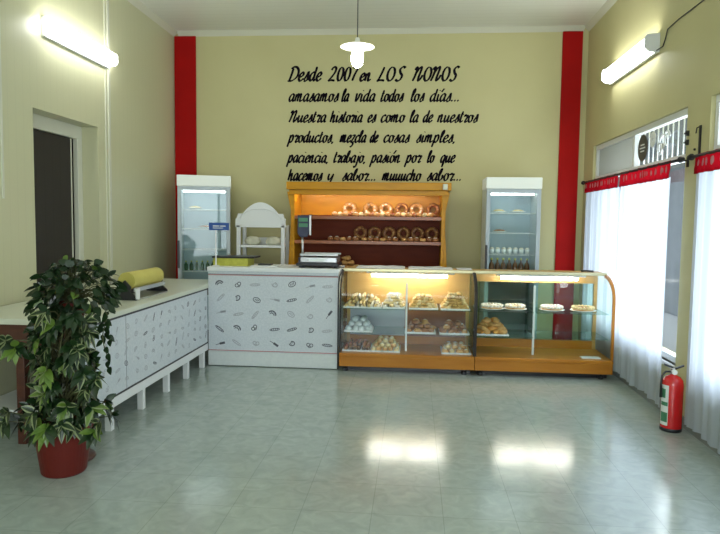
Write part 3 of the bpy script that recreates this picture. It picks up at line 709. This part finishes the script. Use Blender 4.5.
# ------------------------------------------------------------------ curved-glass display cases
GY0,GY1=6.50,7.14; TOP=1.065
def front_profile(off=0):
    pts=[(GY0+off,.205)]
    pts.append((GY0+off,.80))
    for i in range(1,17):
        a=PI/2*i/16; pts.append((GY0+off+(.33-off)*(1-math.cos(a)), .80+(.245-off)*math.sin(a)))
    return pts
def case(x0,x1,xm,label,left):
    t=thing('display_case',((x0+x1)/2,6.8,0),label,'display case')
    MB().box(x0+.03,x1-.03,GY0+.09,GY1-.03,.0,.057).build('plinth',M_black,t)
    for xx in (x0+.06,x1-.10):
        MB().lathe([(.028,0),(.028,.03),(.015,.035),(.015,.058)],(xx,GY0+.06,0),14).build('foot',M_black,t)
    MB().box(x0,x1,GY0+.0,GY1,.058,.165).build('base_box',M_case,t,bevel=.004)
    MB().box(x0,x1,GY0-.012,GY1,.166,.20).build('base_deck',M_case,t,bevel=.005)
    MB().box(x0+.002,x1-.002,GY0+.32,GY1,TOP-.02,TOP).build('top_board',M_caseback,t,bevel=.003)
    MB().box(x0,x1,GY0+.31,GY0+.335,TOP-.028,TOP+.004).build('top_edging',M_gold,t,bevel=.002)
    pr=front_profile(); n=len(pr)
    outer=pr; inner=front_profile(.006)
    poly=outer+inner[::-1]
    gm=MB(); gm.add([(x_,a_,b_) for x_ in (x0+.014,x1-.014) for a_,b_ in pr],[(i,i+1,n+i+1,n+i) for i in range(n-1)]); gm.build('curved_glass',M_glass,t,smooth=True)
    for xx,dark in ((x0,True),(x1-.013,False)):
        rim_o=front_profile(-.004); rim_i=front_profile(.028)
        wd=.013 if (dark or left) else .024
        MB().prism(rim_o+rim_i[::-1],xx+.013-wd,xx+.013,'x').build('end_rim',M_blackmat if (dark or left) else M_case,t)
        MB().prism([(GY0+.03,.201)]+front_profile(.03)[1:]+[(GY1,TOP-.022),(GY1,.201)],xx+.004,xx+.009,'x').build('end_glass',M_glass,t)
    # rear: posts, rail, sliding backs
    MB().box(x0+.014,x0+.05,GY1-.045,GY1-.001,.201,TOP-.022).build('rear_post',M_caseback,t)
    MB().box(x1-.05,x1-.014,GY1-.045,GY1-.001,.201,TOP-.022).build('rear_post',M_caseback,t)
    MB().box(x0+.051,x1-.051,GY1-.045,GY1-.001,.201,.29).build('rear_rail',M_case,t)
    MB().box(x0+.051,x1-.051,GY1-.045,GY1-.001,.93 if not left else .67,TOP-.022).build('rear_header',M_caseback,t)
    if left:
        MB().box(x0+.051,xm+.02,GY1-.022,GY1-.012,.291,.669).build('sliding_back',M_reflback,t)
        MB().box(xm-.02,x1-.051,GY1-.04,GY1-.03,.291,.669).build('sliding_back',M_brownback,t)
    else:
        MB().box(x0+.051,xm+.02,GY1-.022,GY1-.016,.291,.929).build('sliding_back',M_shelfglass,t)
        MB().box(xm-.02,x1-.051,GY1-.04,GY1-.034,.291,.929).build('sliding_back',M_shelfglass,t)
    # mullion that carries the shelves
    MB().box(xm-.010,xm+.010,GY0+.19,GY0+.21,.201,TOP-.06 if False else .93).build('shelf_upright',M_white,t)
    for z in (.655,.395):
        for a,b in ((x0+.016,xm-.012),(xm+.012,x1-.016)):
            MB().box(a,b,GY0+.14,GY1-.05,z-.008,z).build('glass_shelf',M_shelfglass,t)
    # lamp
    lh=MB().prism([(GY0+.36,TOP-.021),(GY0+.52,TOP-.021),(GY0+.50,TOP-.052),(GY0+.38,TOP-.052)],x0+.25,x1-.20,'x').build('lamp_housing',M_white,t)
    MB().lathe([(0,0),(.017,0),(.017,.92*(x1-x0-.5)),(0,.92*(x1-x0-.5))],(x0+.30,GY0+.43,TOP-.075),12,'x',caps=False).build('lamp_tube',M_tube,lh,smooth=True)
    return t
case(-.765,.640,-.07,'glass display case full of pastries, left one, next to the white counter',True)
case(.645,2.030,1.265,'glass display case with few cakes, right one, next to the curtained window',False)

def tray(x0,x1,y0,y1,z,label,mt=None):
    q=MB().box(x0,x1,y0,y1,z,z+.006)
    q.box(x0,x1,y0,y0+.006,z+.006,z+.018).box(x0,x1,y1-.006,y1,z+.006,z+.018).box(x0,x0+.006,y0+.006,y1-.006,z+.006,z+.018).box(x1-.006,x1,y0+.006,y1-.006,z+.006,z+.018)
    cx,cy=(x0+x1)/2,(y0+y1)/2
    o=q.build('tray',mt or M_tray,None,bevel=.002); return tag(o,label,'tray','white trays in the display cases')
def pile(protos, x0,x1,y0,y1,z, nx,ny,layers,dz,label,cat,group,ang=None,sc=1):
    for l in range(layers):
        f=l/(layers+.3); xa,xb=x0+(x1-x0)*f*.30,x1-(x1-x0)*f*.30
        ya,yb=y0+(y1-y0)*f*.4,y1-(y1-y0)*f*.2
        n=max(1,int(round(nx*(1-f*.65)))); m=max(1,int(round(ny*(1-f*.6))))
        for i in range(n):
            for j in range(m):
                x=xa+(xb-xa)*(i+.5)/n+random.uniform(-.006,.006); y=ya+(yb-ya)*(j+.5)/m+random.uniform(-.006,.006)
                place(random.choice(protos),(x,y,z+l*dz),random.uniform(0,6.28) if ang is None else ang+random.uniform(-.15,.15),label,cat,group,tilt=random.uniform(-.25,.25) if l else .001,sc=sc*random.uniform(.9,1.1))
Z1,Z2,Z3=.6555,.3955,.2005
tr='on the left display case'
tray(-.745,-.335,6.655,7.05,Z1,'white tray under pale breadsticks, top shelf of the left display case')
m=MB(); m.tube([(0,-.10,.014),(0,-.07,.017),(0,.07,.017),(0,.10,.014)],[.010,.017,.017,.010],9); stick=proto(m,'breadstick',M_pale)
m=MB(); m.tube([(0,-.09,.012),(.004,-.06,.015),(-.004,.06,.015),(0,.09,.012)],[.009,.015,.015,.009],9); stick2=proto(m,'breadstick',M_sugar)
pile([stick,stick2],-.735,-.345,6.67,7.03,Z1+.007,10,2,4,.030,'pale breadstick in the heaped tray at the top left of the left display case','breadstick','pale breadsticks in the left display case',ang=0)
tray(-.325,-.09,6.655,7.05,Z1,'white tray under sugared twists, beside the breadstick tray')
m=MB(); m.tube([(-.045,0,.016),(-.02,.012,.020),(.02,-.012,.022),(.045,0,.016)],[.008,.016,.016,.008],8); tw=proto(m,'sugared_twist',M_sugar)
m=MB(); m.tube([(-.045,0,.016),(-.02,-.012,.020),(.02,.012,.022),(.045,0,.016)],[.008,.016,.016,.008],8); tw2=proto(m,'sugared_twist',M_pale)
pile([tw,tw2],-.315,-.10,6.67,7.03,Z1+.007,4,5,5,.026,'sugared pastry twist heaped just left of the white upright in the left display case','pastry','sugared twists in the left display case')
m=MB(); m.torus((0,0,.012),.020,.012,12,7,lump=.2,seed=4,axis='z'); ck=proto(m,'golden_cookie',M_gold2)
m=MB(); m.blob((0,0,.015),.026,.024,.020,9,6,.25,2); ck2=proto(m,'golden_cookie',M_pale)
for a,b,w_,g_ in ((-.045,.265,'right of the upright','golden cookies right of the upright'),(.295,.60,'at the right end','golden cookies at the right end')):
    tray(a,b,6.655,7.05,Z1,'white tray under heaped golden cookies, %s, left display case'%w_)
    pile([ck,ck,ck2],a+.012,b-.012,6.67,7.03,Z1+.007,6,6,5 if a<0 else 6,.026,'small golden cookie heaped %s, left case top shelf'%w_,'cookie',g_)
# middle shelf
bl=roll_proto('wrapped_bun',M_bluep,.036,.034,.030,11,None,.2)
tray(-.735,-.43,6.66,6.98,Z2,'white tray of wrapped buns on the middle shelf, left case')
pile([bl],-.725,-.44,6.68,6.96,Z2+.007,4,4,3,.045,'pale bluish wrapped bun heaped at the left of the middle shelf in the left case','bun','wrapped buns')
cr1=proto(crescent(0,.045,.024),'filled_croissant',M_crustd); cr2=proto(crescent(0,.045,.024),'filled_croissant',M_crust); mg=roll_proto('glazed_bun',M_crust,.040,.034,.026,12,M_sugar); mg2=roll_proto('glazed_bun',M_crustd,.040,.034,.026,13,M_choc)
tray(-.085,.245,6.66,6.98,Z2,'white tray of mixed croissants in the middle of the left display case')
pile([cr1,cr2,mg2,mg],-.075,.235,6.68,6.96,Z2+.007,4,3,3,.038,'dark or golden pastry heaped on the tray right of the upright, middle shelf, left case','pastry','mixed pastries right of the upright')
tray(.285,.60,6.66,6.98,Z2,'white tray of dark pastries at the right end of the middle shelf, left case')
pile([mg2,mg,cr1],.295,.59,6.68,6.96,Z2+.007,4,3,3,.036,'dark glazed pastry heaped at the right end of the middle shelf in the left case','pastry','dark pastries at the right end')
# deck
tray(-.745,-.13,6.58,6.96,Z3,'long white tray of little cakes on the deck of the left display case')
sm=roll_proto('chocolate_bite',M_choc,.022,.022,.022,14,M_crust); sm2=roll_proto('chocolate_bite',M_crustd,.022,.022,.024,15,M_jelly)
pile([sm,sm2],-.735,-.45,6.595,6.94,Z3+.007,6,6,2,.034,'little dark chocolate bite in rows on the left half of the long deck tray','pastry','chocolate bites on the long tray')
cb=roll_proto('cream_bun',M_pale,.030,.028,.026,16,M_sugar); cb2=roll_proto('cream_bun',M_crust,.030,.028,.026,17,M_pale)
pile([cb,cb2],-.44,-.14,6.595,6.94,Z3+.007,5,5,3,.036,'cream topped bun heaped on the right half of the long deck tray','pastry','cream buns on the long tray')
tray(.305,.615,6.58,6.92,Z3,'small white tray of cream buns on the deck, right end of left case')
pile([cb,mg],.315,.605,6.595,6.90,Z3+.007,4,4,2,.036,'cream topped bun on the small deck tray at the right end of the left case','pastry','cream buns on the small tray')
# right case
for i,(x,lb) in enumerate(((.845,'leftmost'),(1.09,'second from the left'),(1.475,'second from the right'),(1.80,'rightmost'))):
    mA=[M_sugar,M_gold2,M_sugar,M_pale][i]
    t=thing('cream_tart',(x,6.83,Z1),'frilled tart, %s of four on the right case top shelf'%lb,'tart','tarts in the right display case')
    rr=.135 if i!=1 else .125
    MB().lathe([(0,.0),(.07,0),(rr,.014),(rr-.003,.018),(.07,.007),(0,.007)],(x,6.83,Z1),28,caps=False).build('plate',M_plate,t,smooth=True)
    MB().lathe([(0,.008),(rr-.03,.008),(rr-.022,.034),(0,.036)],(x,6.83,Z1),28,caps=False).build('crust',M_crust,t,smooth=True)
    q=MB()
    for k in range(18):
        a=2*PI*k/18; q.blob((x+(rr-.033)*math.cos(a),6.83+(rr-.033)*math.sin(a),Z1+.042),.020,.020,.018,8,5,.1,k)
    q.build('cream_border',mA if i!=1 else M_sugar,t,smooth=True)
    MB().lathe([(0,.0365),(rr-.055,.0365),(rr-.06,.044),(0,.046)],(x,6.83,Z1),20,caps=False).build('filling',[M_jelly,M_gold2,mat('pink_icing',(.62,.30,.38),.4),M_jelly][i] if i else M_sugar,t,smooth=True)
tray(.675,1.01,6.66,7.0,Z2,'white tray of golden croissants in the right display case')
cg2=proto(crescent(0,.050,.025),'golden_croissant',M_crust); cg3=proto(crescent(0,.050,.025),'golden_croissant',mat('orange_crust',(.55,.20,.03),.35,noise_col=(.66,.34,.08),nscale=20))
pile([cg2,cg3],.685,1.0,6.68,6.98,Z2+.007,4,3,4,.036,'golden croissant heaped on the tray at the left of the right display case','croissant','croissants in the right display case')

# paper sheets lying on the case tops
for x0,x1,lb in ((-.63,-.10,'crumpled white paper bag sheets over the left part of the left display case top'),(-.06,.42,'crumpled white paper sheets in the middle of the left display case top')):
    n=16; vs=[];fs=[]
    for lay in (0,1):
        for i in range(n+1):
            for j in range(7):
                x=x0+(x1-x0)*i/n; y=6.87+.24*j/6
                z=TOP+.0055+.010*(1+noise.noise(Vector((x*9,y*11,x0))))*(1 if 0<i<n and 0<j<6 else .3)+(.006 if lay else 0)
                vs.append((x,y,z if lay else TOP+.0045))
    N=(n+1)*7
    for lay in (0,1):
        for i in range(n):
            for j in range(6):
                a=lay*N+i*7+j; fs.append((a,a+7,a+8,a+1))
    per=[i*7 for i in range(n+1)]+[n*7+j for j in range(1,7)]+[i*7+6 for i in range(n-1,-1,-1)]+[j for j in range(5,0,-1)]
    for a,b in zip(per,per[1:]+per[:1]): fs.append((a,b,b+N,a+N))
    o=MB().add(vs,fs).build('paper_sheets',M_white,None); tag(o,lb,'paper','papers on the display case')
o=MB().box(.47,.63,6.90,7.10,TOP+.0045,TOP+.012).build('paper_sheets',M_white); tag(o,'small flat white paper at the joint of the two display cases','paper','papers on the display case')
q=MB(); q.tube([(1.80,6.96,TOP+.011),(1.86,6.97,TOP+.014),(1.93,6.96,TOP+.011)],.010,8)
tag(q.build('marker_pen',M_black,None,smooth=True),'black marker pen lying on top of the right display case','pen')
t=MB().box(1.74,1.93,6.57,6.66,.2005,.209).build('price_card',M_tray); tag(t,'small white card lying on the deck of the right display case','card')

# ------------------------------------------------------------------ fire extinguisher
exx,exy=2.0,4.96
t=thing('fire_extinguisher',(exx,exy,0),'red fire extinguisher standing on the floor by the right wall','fire extinguisher')
MB().lathe([(0,.0),(.076,0),(.080,.006),(.080,.025),(.076,.03)],(exx,exy,0),32,caps=False).build('foot_ring',M_black,t,smooth=True)
cy=MB().lathe([(.0,.01),(.074,.012),(.078,.03),(.078,.36),(.072,.395),(.052,.42),(.024,.432),(.024,.44)],(exx,exy,0),36).build('cylinder',M_extred,t,smooth=True)
q=MB()
def patch(a0,a1,z0,z1,r,mb,n=8):
    vs=[(exx+r*math.cos(a0+(a1-a0)*i/n),exy+r*math.sin(a0+(a1-a0)*i/n),z) for z in (z0,z1) for i in range(n+1)]
    mb.add(vs,[(i,i+1,n+2+i,n+1+i) for i in range(n)])
A0,A1=PI*.98,PI*1.28
patch(A0,A1,.05,.36,.0790,q); q.build('label',M_label,cy,smooth=True)
q=MB(); patch(A0+.1,A1-.05,.075,.15,.0794,q); patch(A0+.1,A1-.05,.20,.23,.0794,q); patch(A0+.1,A1-.3,.26,.33,.0794,q); q.build('label_print',M_labelg,cy,smooth=True)
MB().lathe([(.020,.438),(.022,.45),(.022,.468),(.014,.474),(.014,.49)],(exx,exy,0),14).build('valve',M_steel,t,smooth=True)
MB().prism([(exx-.07,.505),(exx+.02,.475),(exx+.02,.487),(exx-.066,.52)],exy-.011,exy+.011,'y').build('squeeze_lever',M_black,t)
MB().prism([(exx+.075,.50),(exx-.015,.465),(exx-.018,.474),(exx+.075,.512)],exy-.011,exy+.011,'y').build('carry_handle',M_black,t)
MB().lathe([(0,-.03),(.020,-.03),(.020,-.018),(0,-.018)],(exx,exy,.458),16,'y',caps=False).build('gauge',M_label,t)
MB().tube([(exx-.02,exy,.458),(exx-.06,exy-.01,.458),(exx-.088,exy-.015,.43),(exx-.092,exy-.015,.36),(exx-.090,exy-.015,.26)],[.008,.008,.008,.008,.011],8).build('hose',M_black,t,smooth=True)

# ------------------------------------------------------------------ potted plants
def pot(t,cx,cy,z,r,h):
    MB().lathe([(0,0),(r*.70,0),(r*.74,.01),(r*.92,h*.80),(r*.93,h*.82),(r,h*.83),(r*1.02,h),(r*.93,h),(r*.90,h*.86)],(cx,cy,z),40,caps=False).build('pot',M_terra,t,smooth=False)
    MB().lathe([(0,h*.87),(r*.5,h*.89),(r*.895,h*.87)],(cx,cy,z),24,caps=False).build('soil',M_soil,t)
def leaf(mb, base, direc, up, L, W, fold=.25, droop=.3, n=6, two=True, tip=1.0, cin=0, cout=1):
    """pointed leaf with a folded midrib; outer strip uses another colour when two"""
    d=direc.normalized(); side=d.cross(up)
    if side.length<1e-4: side=d.orthogonal()
    side.normalize(); nrm=side.cross(d).normalized()
    rows=[]
    for i in range(n+1):
        u=i/n; c=base+d*(L*u)-Vector((0,0,1))*(droop*L*u*u)
        w=W*math.sin(PI*min(1,u**.75*.97+.02))**.9*(1 if u<1 else 0)
        rows.append([c+side*(w*s_)+nrm*(abs(s_)*w*fold) for s_ in ((-1,-.55,0,.55,1) if two else (-1,0,1))])
    k=len(rows[0])
    base_i=len(mb.v)
    for r_ in rows: mb.v+=r_
    for i in range(n):
        for j in range(k-1):
            mb.f.append((base_i+i*k+j,base_i+i*k+j+1,base_i+(i+1)*k+j+1,base_i+(i+1)*k+j))
            mb.m.append(cout if (two and j in (0,k-2)) else cin)
rnd=random.Random(21)
# lower plant: variegated umbrella plant in a red pot on the floor
px_,py_=-2.15,3.66
t=thing('umbrella_plant',(px_,py_,0),'variegated umbrella plant with cream-edged leaves in a dark red pot on the floor','potted plant')
pot(t,px_,py_,.0,.178,.30)
st=MB(); fol=MB()
tips=[]
for k in range(95):
    z=rnd.uniform(.30,1.02); a=rnd.uniform(0,2*PI)
    R=rnd.uniform(.10,.27)*(1.05 if z<.45 else (.75 if z<.55 else .95))
    if z<.36: R=rnd.uniform(.20,.30)
    if z>.58: R*=.72
    p=Vector((px_+R*math.cos(a),py_+R*math.sin(a)*.8,z))
    tips.append((p,a))
for X,Z in ((.26,.30),(.30,.36),(.22,.56),(.28,.62),(.20,.66),(-.30,.34),(-.27,.40),(-.22,.80),(-.28,.84),(.02,.58),(-.03,.62),(.05,.36),(-.10,.36),(.14,.34)):
    tips.append((Vector((px_+X,py_-.12,Z)),rnd.uniform(-2.4,-.7)))
def z_ok(p): return p.y<py_+.05
for p,a in tips:
    b=Vector((px_+rnd.uniform(-.04,.04),py_+rnd.uniform(-.04,.04),max(.24,p.z-rnd.uniform(.05,.25))))
    mid=(b+p)/2+Vector((0,0,.03)); st.tube([b,mid,p],[.005,.004,.0025],5,False)
    nl=rnd.choice((6,7,8)); lime=rnd.random()<.25; varieg=rnd.random()<.45 and z_ok(p)
    out=Vector((math.cos(a),math.sin(a),.1)); a0=rnd.uniform(0,6)
    s_=out.orthogonal().normalized(); q_=out.normalized().cross(s_)
    for j in range(nl):
        b_=a0+2*PI*j/nl; d=(s_*math.cos(b_)+q_*math.sin(b_))*1.0+out*.55-Vector((0,0,.45))
        L=rnd.uniform(.065,.105)
        ci=0 if not (lime and rnd.random()<.7) else 2
        leaf(fol,p,d,out+Vector((0,0,.8)),L,L*.24,.2,rnd.uniform(.15,.5),6,True,cin=ci,cout=1 if (varieg and rnd.random()<.6) else ci)
for k in range(5):
    a=rnd.uniform(0,6); st.tube([(px_+.03*math.cos(a),py_+.03*math.sin(a),.24),(px_+.06*math.cos(a+1),py_+.05*math.sin(a+1),.55),(px_+.08*math.cos(a+2),py_+.06*math.sin(a+2),.92)],[.009,.008,.005],7)
st.build('stems',M_stem,t,smooth=True); fol.build('foliage',[M_leaf,M_leafc,M_leafl],t,smooth=True)
# stand behind it with the upper plant
sx,sy=-2.19,3.86
t=thing('plant_stand',(sx,sy,0),'dark wooden pedestal stand behind the umbrella plant, carrying the upper plant','plant stand')
MB().lathe([(.12,0),(.13,.015),(.12,.03),(.05,.05),(.035,.10),(.045,.16),(.03,.22),(.03,.70),(.045,.78),(.035,.84),(.05,.875)],(sx,sy,0),20).build('column',M_dwood,t,smooth=True)
MB().lathe([(.125,.876),(.135,.884),(.135,.898),(.125,.905)],(sx,sy,0),28).build('top',M_dwood,t)
t=thing('trailing_plant',(sx,sy,.9055),'dark glossy trailing plant in a small red pot on the pedestal stand','potted plant')
pot(t,sx,sy,.9055,.088,.13)
st=MB(); fol=MB()
for k in range(300):
    # canopy shell of an oval cushion plus drooping rim
    a=rnd.uniform(0,2*PI); e=rnd.uniform(-.35,1.0)
    rr=.255*math.sqrt(max(0,1-max(0,e)**2))*rnd.uniform(.55,1.03)
    z=1.10+.19*e+rnd.uniform(-.02,.02)
    p=Vector((sx+.045+rr*math.cos(a),sy-.03+rr*.75*math.sin(a),z))
    o_=Vector((math.cos(a),math.sin(a),.9*e+.15)).normalized()
    d=(o_+Vector((rnd.uniform(-.8,.8),rnd.uniform(-.8,.8),rnd.uniform(-.7,.2)))).normalized()
    L=rnd.uniform(.05,.085)
    leaf(fol,p,d,o_,L,L*.34,.15,.35,6,False,cin=0 if rnd.random()<.93 else 1)
    if k%3==0: st.tube([(sx+rnd.uniform(-.04,.04),sy+rnd.uniform(-.04,.04),1.03),((sx+p.x)/2,(sy+p.y)/2,p.z*.5+.56),tuple(p)],.003,5,False)
for (dx,dy,zend) in ((.27,-.10,.64),(.20,-.12,.86),(.24,-.02,.80),(-.24,-.05,.80),(-.20,-.1,.86),(.12,-.16,.84)):
    pts=[]; n=12
    for i in range(n+1):
        u=i/n; f=min(1,u*3); pts.append((sx+dx*(.3+.7*f)+.018*math.sin(u*9+dx*20),sy+dy*(.3+.7*f),1.06+.04*math.sin(min(u*3,1)*PI)-(1.06-zend)*max(0,(u-.15)/.85)))
    st.tube(pts,.003,5,False)
    for i in range(3,n+1):
        p=Vector(pts[i]); b_=rnd.uniform(0,6.28)
        leaf(fol,p,Vector((math.cos(b_),math.sin(b_)*.6-.3,-.5)),Vector((0,-1,.5)),rnd.uniform(.045,.06),.018,.15,.3,6,False,cin=0)
st.build('stems',M_stem,t,smooth=True); fol.build('foliage',[M_leaf,M_leafl],t,smooth=True)

# ------------------------------------------------------------------ brush lettering on the back wall
# every glyph: advance, list of strokes through points (x, y); x-height 1, ascender 1.65, descender -.65
def O(cx,cy,rx,ry,a0=1.2,a1=1.2+2*PI,n=12): return [(cx+rx*math.cos(a0+(a1-a0)*i/n),cy+ry*math.sin(a0+(a1-a0)*i/n)) for i in range(n+1)]
bowl=[(.62,.88),(.40,1.0),(.14,.72),(.08,.30),(.24,.02),(.46,.20),(.62,.62)]
G={
'a':(.86,[bowl,[(.66,1.0),(.60,.35),(.68,.04),(.86,.16)]]),
'b':(.80,[[(.10,.55),(.30,1.35),(.24,1.65),(.08,1.2),(.10,.30),(.28,.02),(.54,.22),(.58,.62),(.42,.72)]]),
'c':(.70,[[(.58,.80),(.42,1.0),(.16,.75),(.08,.32),(.24,.02),(.46,.08),(.68,.32)]]),
'd':(.88,[bowl,[(.70,1.65),(.62,.8),(.60,.25),(.70,.03),(.88,.18)]]),
'e':(.70,[[(.12,.42),(.42,.55),(.56,.80),(.40,1.0),(.16,.75),(.08,.32),(.24,.02),(.46,.08),(.68,.32)]]),
'h':(.88,[[(.14,1.60),(.10,.8),(.06,.0)],[(.08,.35),(.28,.88),(.48,.95),(.52,.6),(.50,.12),(.62,.02),(.86,.22)],[(.02,1.35),(.2,1.62)]]),
'i':(.44,[[(.14,.98),(.12,.35),(.20,.03),(.42,.20)],[(.20,1.38),(.22,1.48)]]),
'j':(.50,[[(.30,.98),(.26,.2),(.16,-.5),(-.02,-.66),(-.12,-.45)],[(.34,1.38),(.36,1.48)]]),
'l':(.46,[[(.10,.55),(.34,1.30),(.28,1.65),(.12,1.30),(.10,.30),(.22,.02),(.46,.20)]]),
'm':(1.22,[[(.12,.98),(.08,.4),(.06,0)],[(.08,.5),(.28,.98),(.42,.90),(.42,.4),(.42,0)],[(.44,.5),(.62,.98),(.78,.90),(.76,.3),(.86,.02),(1.2,.28)]]),
'n':(.88,[[(.12,.98),(.08,.4),(.06,0)],[(.08,.5),(.30,.98),(.48,.90),(.46,.3),(.56,.02),(.86,.24)]]),
'o':(.80,[O(.34,.5,.27,.50,1.4,1.4+2*PI),[(.42,.98),(.6,.82),(.8,.86)]]),
'p':(.82,[[(.14,1.05),(.08,.2),(-.02,-.66)],[(.10,.5),(.34,1.0),(.56,.85),(.56,.35),(.36,.0),(.10,.18)]]),
'q':(.84,[bowl,[(.66,1.0),(.58,.2),(.50,-.66)],[(.50,-.45),(.72,.0)]]),
'r':(.66,[[(.02,.75),(.18,1.02),(.30,.86),(.54,.92),(.40,.45),(.30,.12),(.42,.02),(.64,.20)]]),
's':(.68,[[(.04,.10),(.34,.72),(.44,1.05),(.50,.60),(.48,.16),(.28,.0),(.08,.06)],[(.46,.1),(.68,.2)]]),
't':(.56,[[(.26,1.50),(.16,.7),(.14,.2),(.26,.02),(.54,.24)],[(.0,1.02),(.46,1.10)]]),
'u':(.88,[[(.12,.98),(.08,.35),(.20,.02),(.42,.25),(.58,.70)],[(.62,.98),(.56,.3),(.66,.03),(.86,.2)]]),
'v':(.78,[[(.06,.92),(.16,.98),(.18,.4),(.26,.02),(.50,.5),(.58,.98),(.76,.92)]]),
'y':(.80,[[(.12,.98),(.08,.45),(.20,.12),(.42,.35),(.58,.75)],[(.62,.98),(.50,.1),(.34,-.52),(.16,-.62),(.08,-.42)]]),
'z':(.72,[[(.08,.92),(.30,1.0),(.54,.95),(.30,.45),(.10,.06),(.34,.02),(.50,-.25),(.30,-.60),(.14,-.50)],[(.4,.0),(.7,.2)]]),
'.':(.40,[[(.06,.0),(.13,.10),(.20,.20)]]),
',':(.40,[[(.12,.12),(.14,.0),(.04,-.20)]]),
'D':(1.20,[[(.30,1.50),(.22,.7),(.10,.02)],[(.0,.10),(.10,.02),(.50,.06),(.98,.50),(1.04,1.15),(.72,1.58),(.30,1.62),(.02,1.42)]]),
'N':(1.22,[[(.0,1.25),(.13,1.56),(.26,1.42),(.17,.6),(.0,.0)],[(.10,.55),(.42,1.32),(.68,1.60),(.78,1.35),(.66,.45),(.72,.03),(.96,.30),(1.10,.70)]]),
'M':(1.16,[[(.0,1.25),(.12,1.55),(.22,1.45),(.16,.6),(.02,.0)],[(.12,.55),(.44,1.42),(.60,1.50),(.62,1.1),(.54,.3),(.62,.02),(.84,.2)]]),
'L':(.92,[[(.48,1.60),(.36,1.0),(.18,.28),(.04,.02),(.40,.10),(.84,.04)]]),
'O':(1.06,[O(.50,.80,.40,.80,1.3,1.3+2*PI)]),
'S':(.96,[[(.90,1.46),(.62,1.62),(.36,1.30),(.48,.92),(.72,.60),(.62,.15),(.34,.0),(.06,.18)],[(.62,1.6),(.98,1.58)]]),
'2':(.98,[[(.12,1.25),(.34,1.60),(.66,1.50),(.66,1.05),(.34,.45),(.06,.04),(.40,.10),(.86,.04)]]),
'0':(.92,[O(.44,.80,.32,.80,1.3,1.3+2*PI)]),
'7':(.78,[[(.10,1.42),(.20,1.58),(.46,1.52),(.76,1.58),(.48,.8),(.32,.0)]]),
}
def smoothpts(p):
    if len(p)>12: return p
    if len(p)<3: return [p[0],((p[0][0]+p[1][0])/2,(p[0][1]+p[1][1])/2),p[1]]
    out=[]; q=[p[0]]+list(p)+[p[-1]]
    for i in range(1,len(q)-2):
        p0,p1,p2,p3=q[i-1],q[i],q[i+1],q[i+2]
        for k in range(5):
            t_=k/5; out.append(tuple(.5*((2*p1[c])+(-p0[c]+p2[c])*t_+(2*p0[c]-5*p1[c]+4*p2[c]-p3[c])*t_*t_+(-p0[c]+3*p1[c]-3*p2[c]+p3[c])*t_**3) for c in (0,1)))
    out.append(p[-1]); return out
RC=cam.matrix_world.to_3x3()
def onback(px,py):
    d=RC@Vector(((px-360)/FPX,-(py-267)/FPX,-1)); k=(YB-.0)/d.y; return d.x*k, CAMH+d.z*k
def word(mb, txt, x0, x1, zb, hx, weight):
    weight*=1.12
    adv=sum(G[c][0] for c in txt); slant=.30
    sx_=(x1-x0-hx*.30)/(adv-.1)
    x=x0
    for c in txt:
        a,strokes=G[c]
        for s_ in strokes:
            pts=smoothpts(s_); P=[(x+px*sx_+py*hx*slant*.8,zb+py*hx) for px,py in pts]
            L=[];R=[]; n=len(P)
            for i,p in enumerate(P):
                q0=P[max(i-1,0)]; q1=P[min(i+1,n-1)]; dx,dz=q1[0]-q0[0],q1[1]-q0[1]; l=math.hypot(dx,dz) or 1
                ang=math.atan2(dz,dx); w=weight*(.55+.75*abs(math.sin(ang-.55)))
                if i==0 or i==n-1: w*=.55
                L.append((p[0]-dz/l*w,p[1]+dx/l*w)); R.append((p[0]+dz/l*w,p[1]-dx/l*w))
            F_=YB-.0025
            vs=[(u,F_,v) for u,v in L]+[(u,F_,v) for u,v in R]+[(u,YB,v) for u,v in L]+[(u,YB,v) for u,v in R]
            fs=[(i,i+1,n+i+1,n+i) for i in range(n-1)]+[(i,2*n+i,2*n+i+1,i+1) for i in range(n-1)]+[(n+i,n+i+1,3*n+i+1,3*n+i) for i in range(n-1)]
            mb.add(vs,fs)
        x+=a*sx_
t=thing('wall_lettering',(-.6,YB,2.1),'six lines of black brush lettering painted on the back wall','lettering')
K=1/3.273
LINES=[(85,[('Desde',60,172),('2007',190,286),('en',292,334),('LOS',350,440),('NONOS',466,616)],27.5),
(152,[('amasamos',60,228),('la',233,262),('vida',275,348),('todos',360,440),('los',459,508),('dias...',521,626)],24),
(220,[('Muestra',62,187),('historia',196,306),('es',318,350),('como',361,444),('la',456,489),('de',499,535),('nuestros',547,684)],23),
(286,[('productos,',60,214),('mezcla',228,318),('de',326,356),('cosas',370,460),('simples,',477,612)],23),
(352,[('paciencia,',58,196),('trabajo,',206,318),('pasion',330,430),('por',444,498),('lo',513,541),('que',556,608)],23),
(411,[('hacemos',58,174),('y',186,212),('sabor...',235,352),('muuucho',366,497),('sabor...',512,632)],23)]
for zi,words,hx in LINES:
    for w_,a,b in words:
        mb=MB()
        ax,az=onback(270+a*K,55+zi*K); bx_,bz=onback(270+b*K,55+zi*K)
        if w_=='Muestra': w_='Nuestra'
        word(mb,w_,ax,bx_,(az+bz)/2,hx*K*YB/FPX*(.88 if w_=='en' else 1),.0105 if zi>100 else .0125)
        if w_ in('dias...','pasion'):   # acute accents
            u=ax+(bx_-ax)*(.36 if w_=='dias...' else .72); v=(az+bz)/2+hx*K*YB/FPX*1.25
            mb.add([(u,YB-.0025,v),(u+.02,YB-.0025,v-.004),(u+.055,YB-.0025,v+.04),(u+.035,YB-.0025,v+.045)],[(0,1,2,3)])
        mb.build('painted_word',M_letter,t)
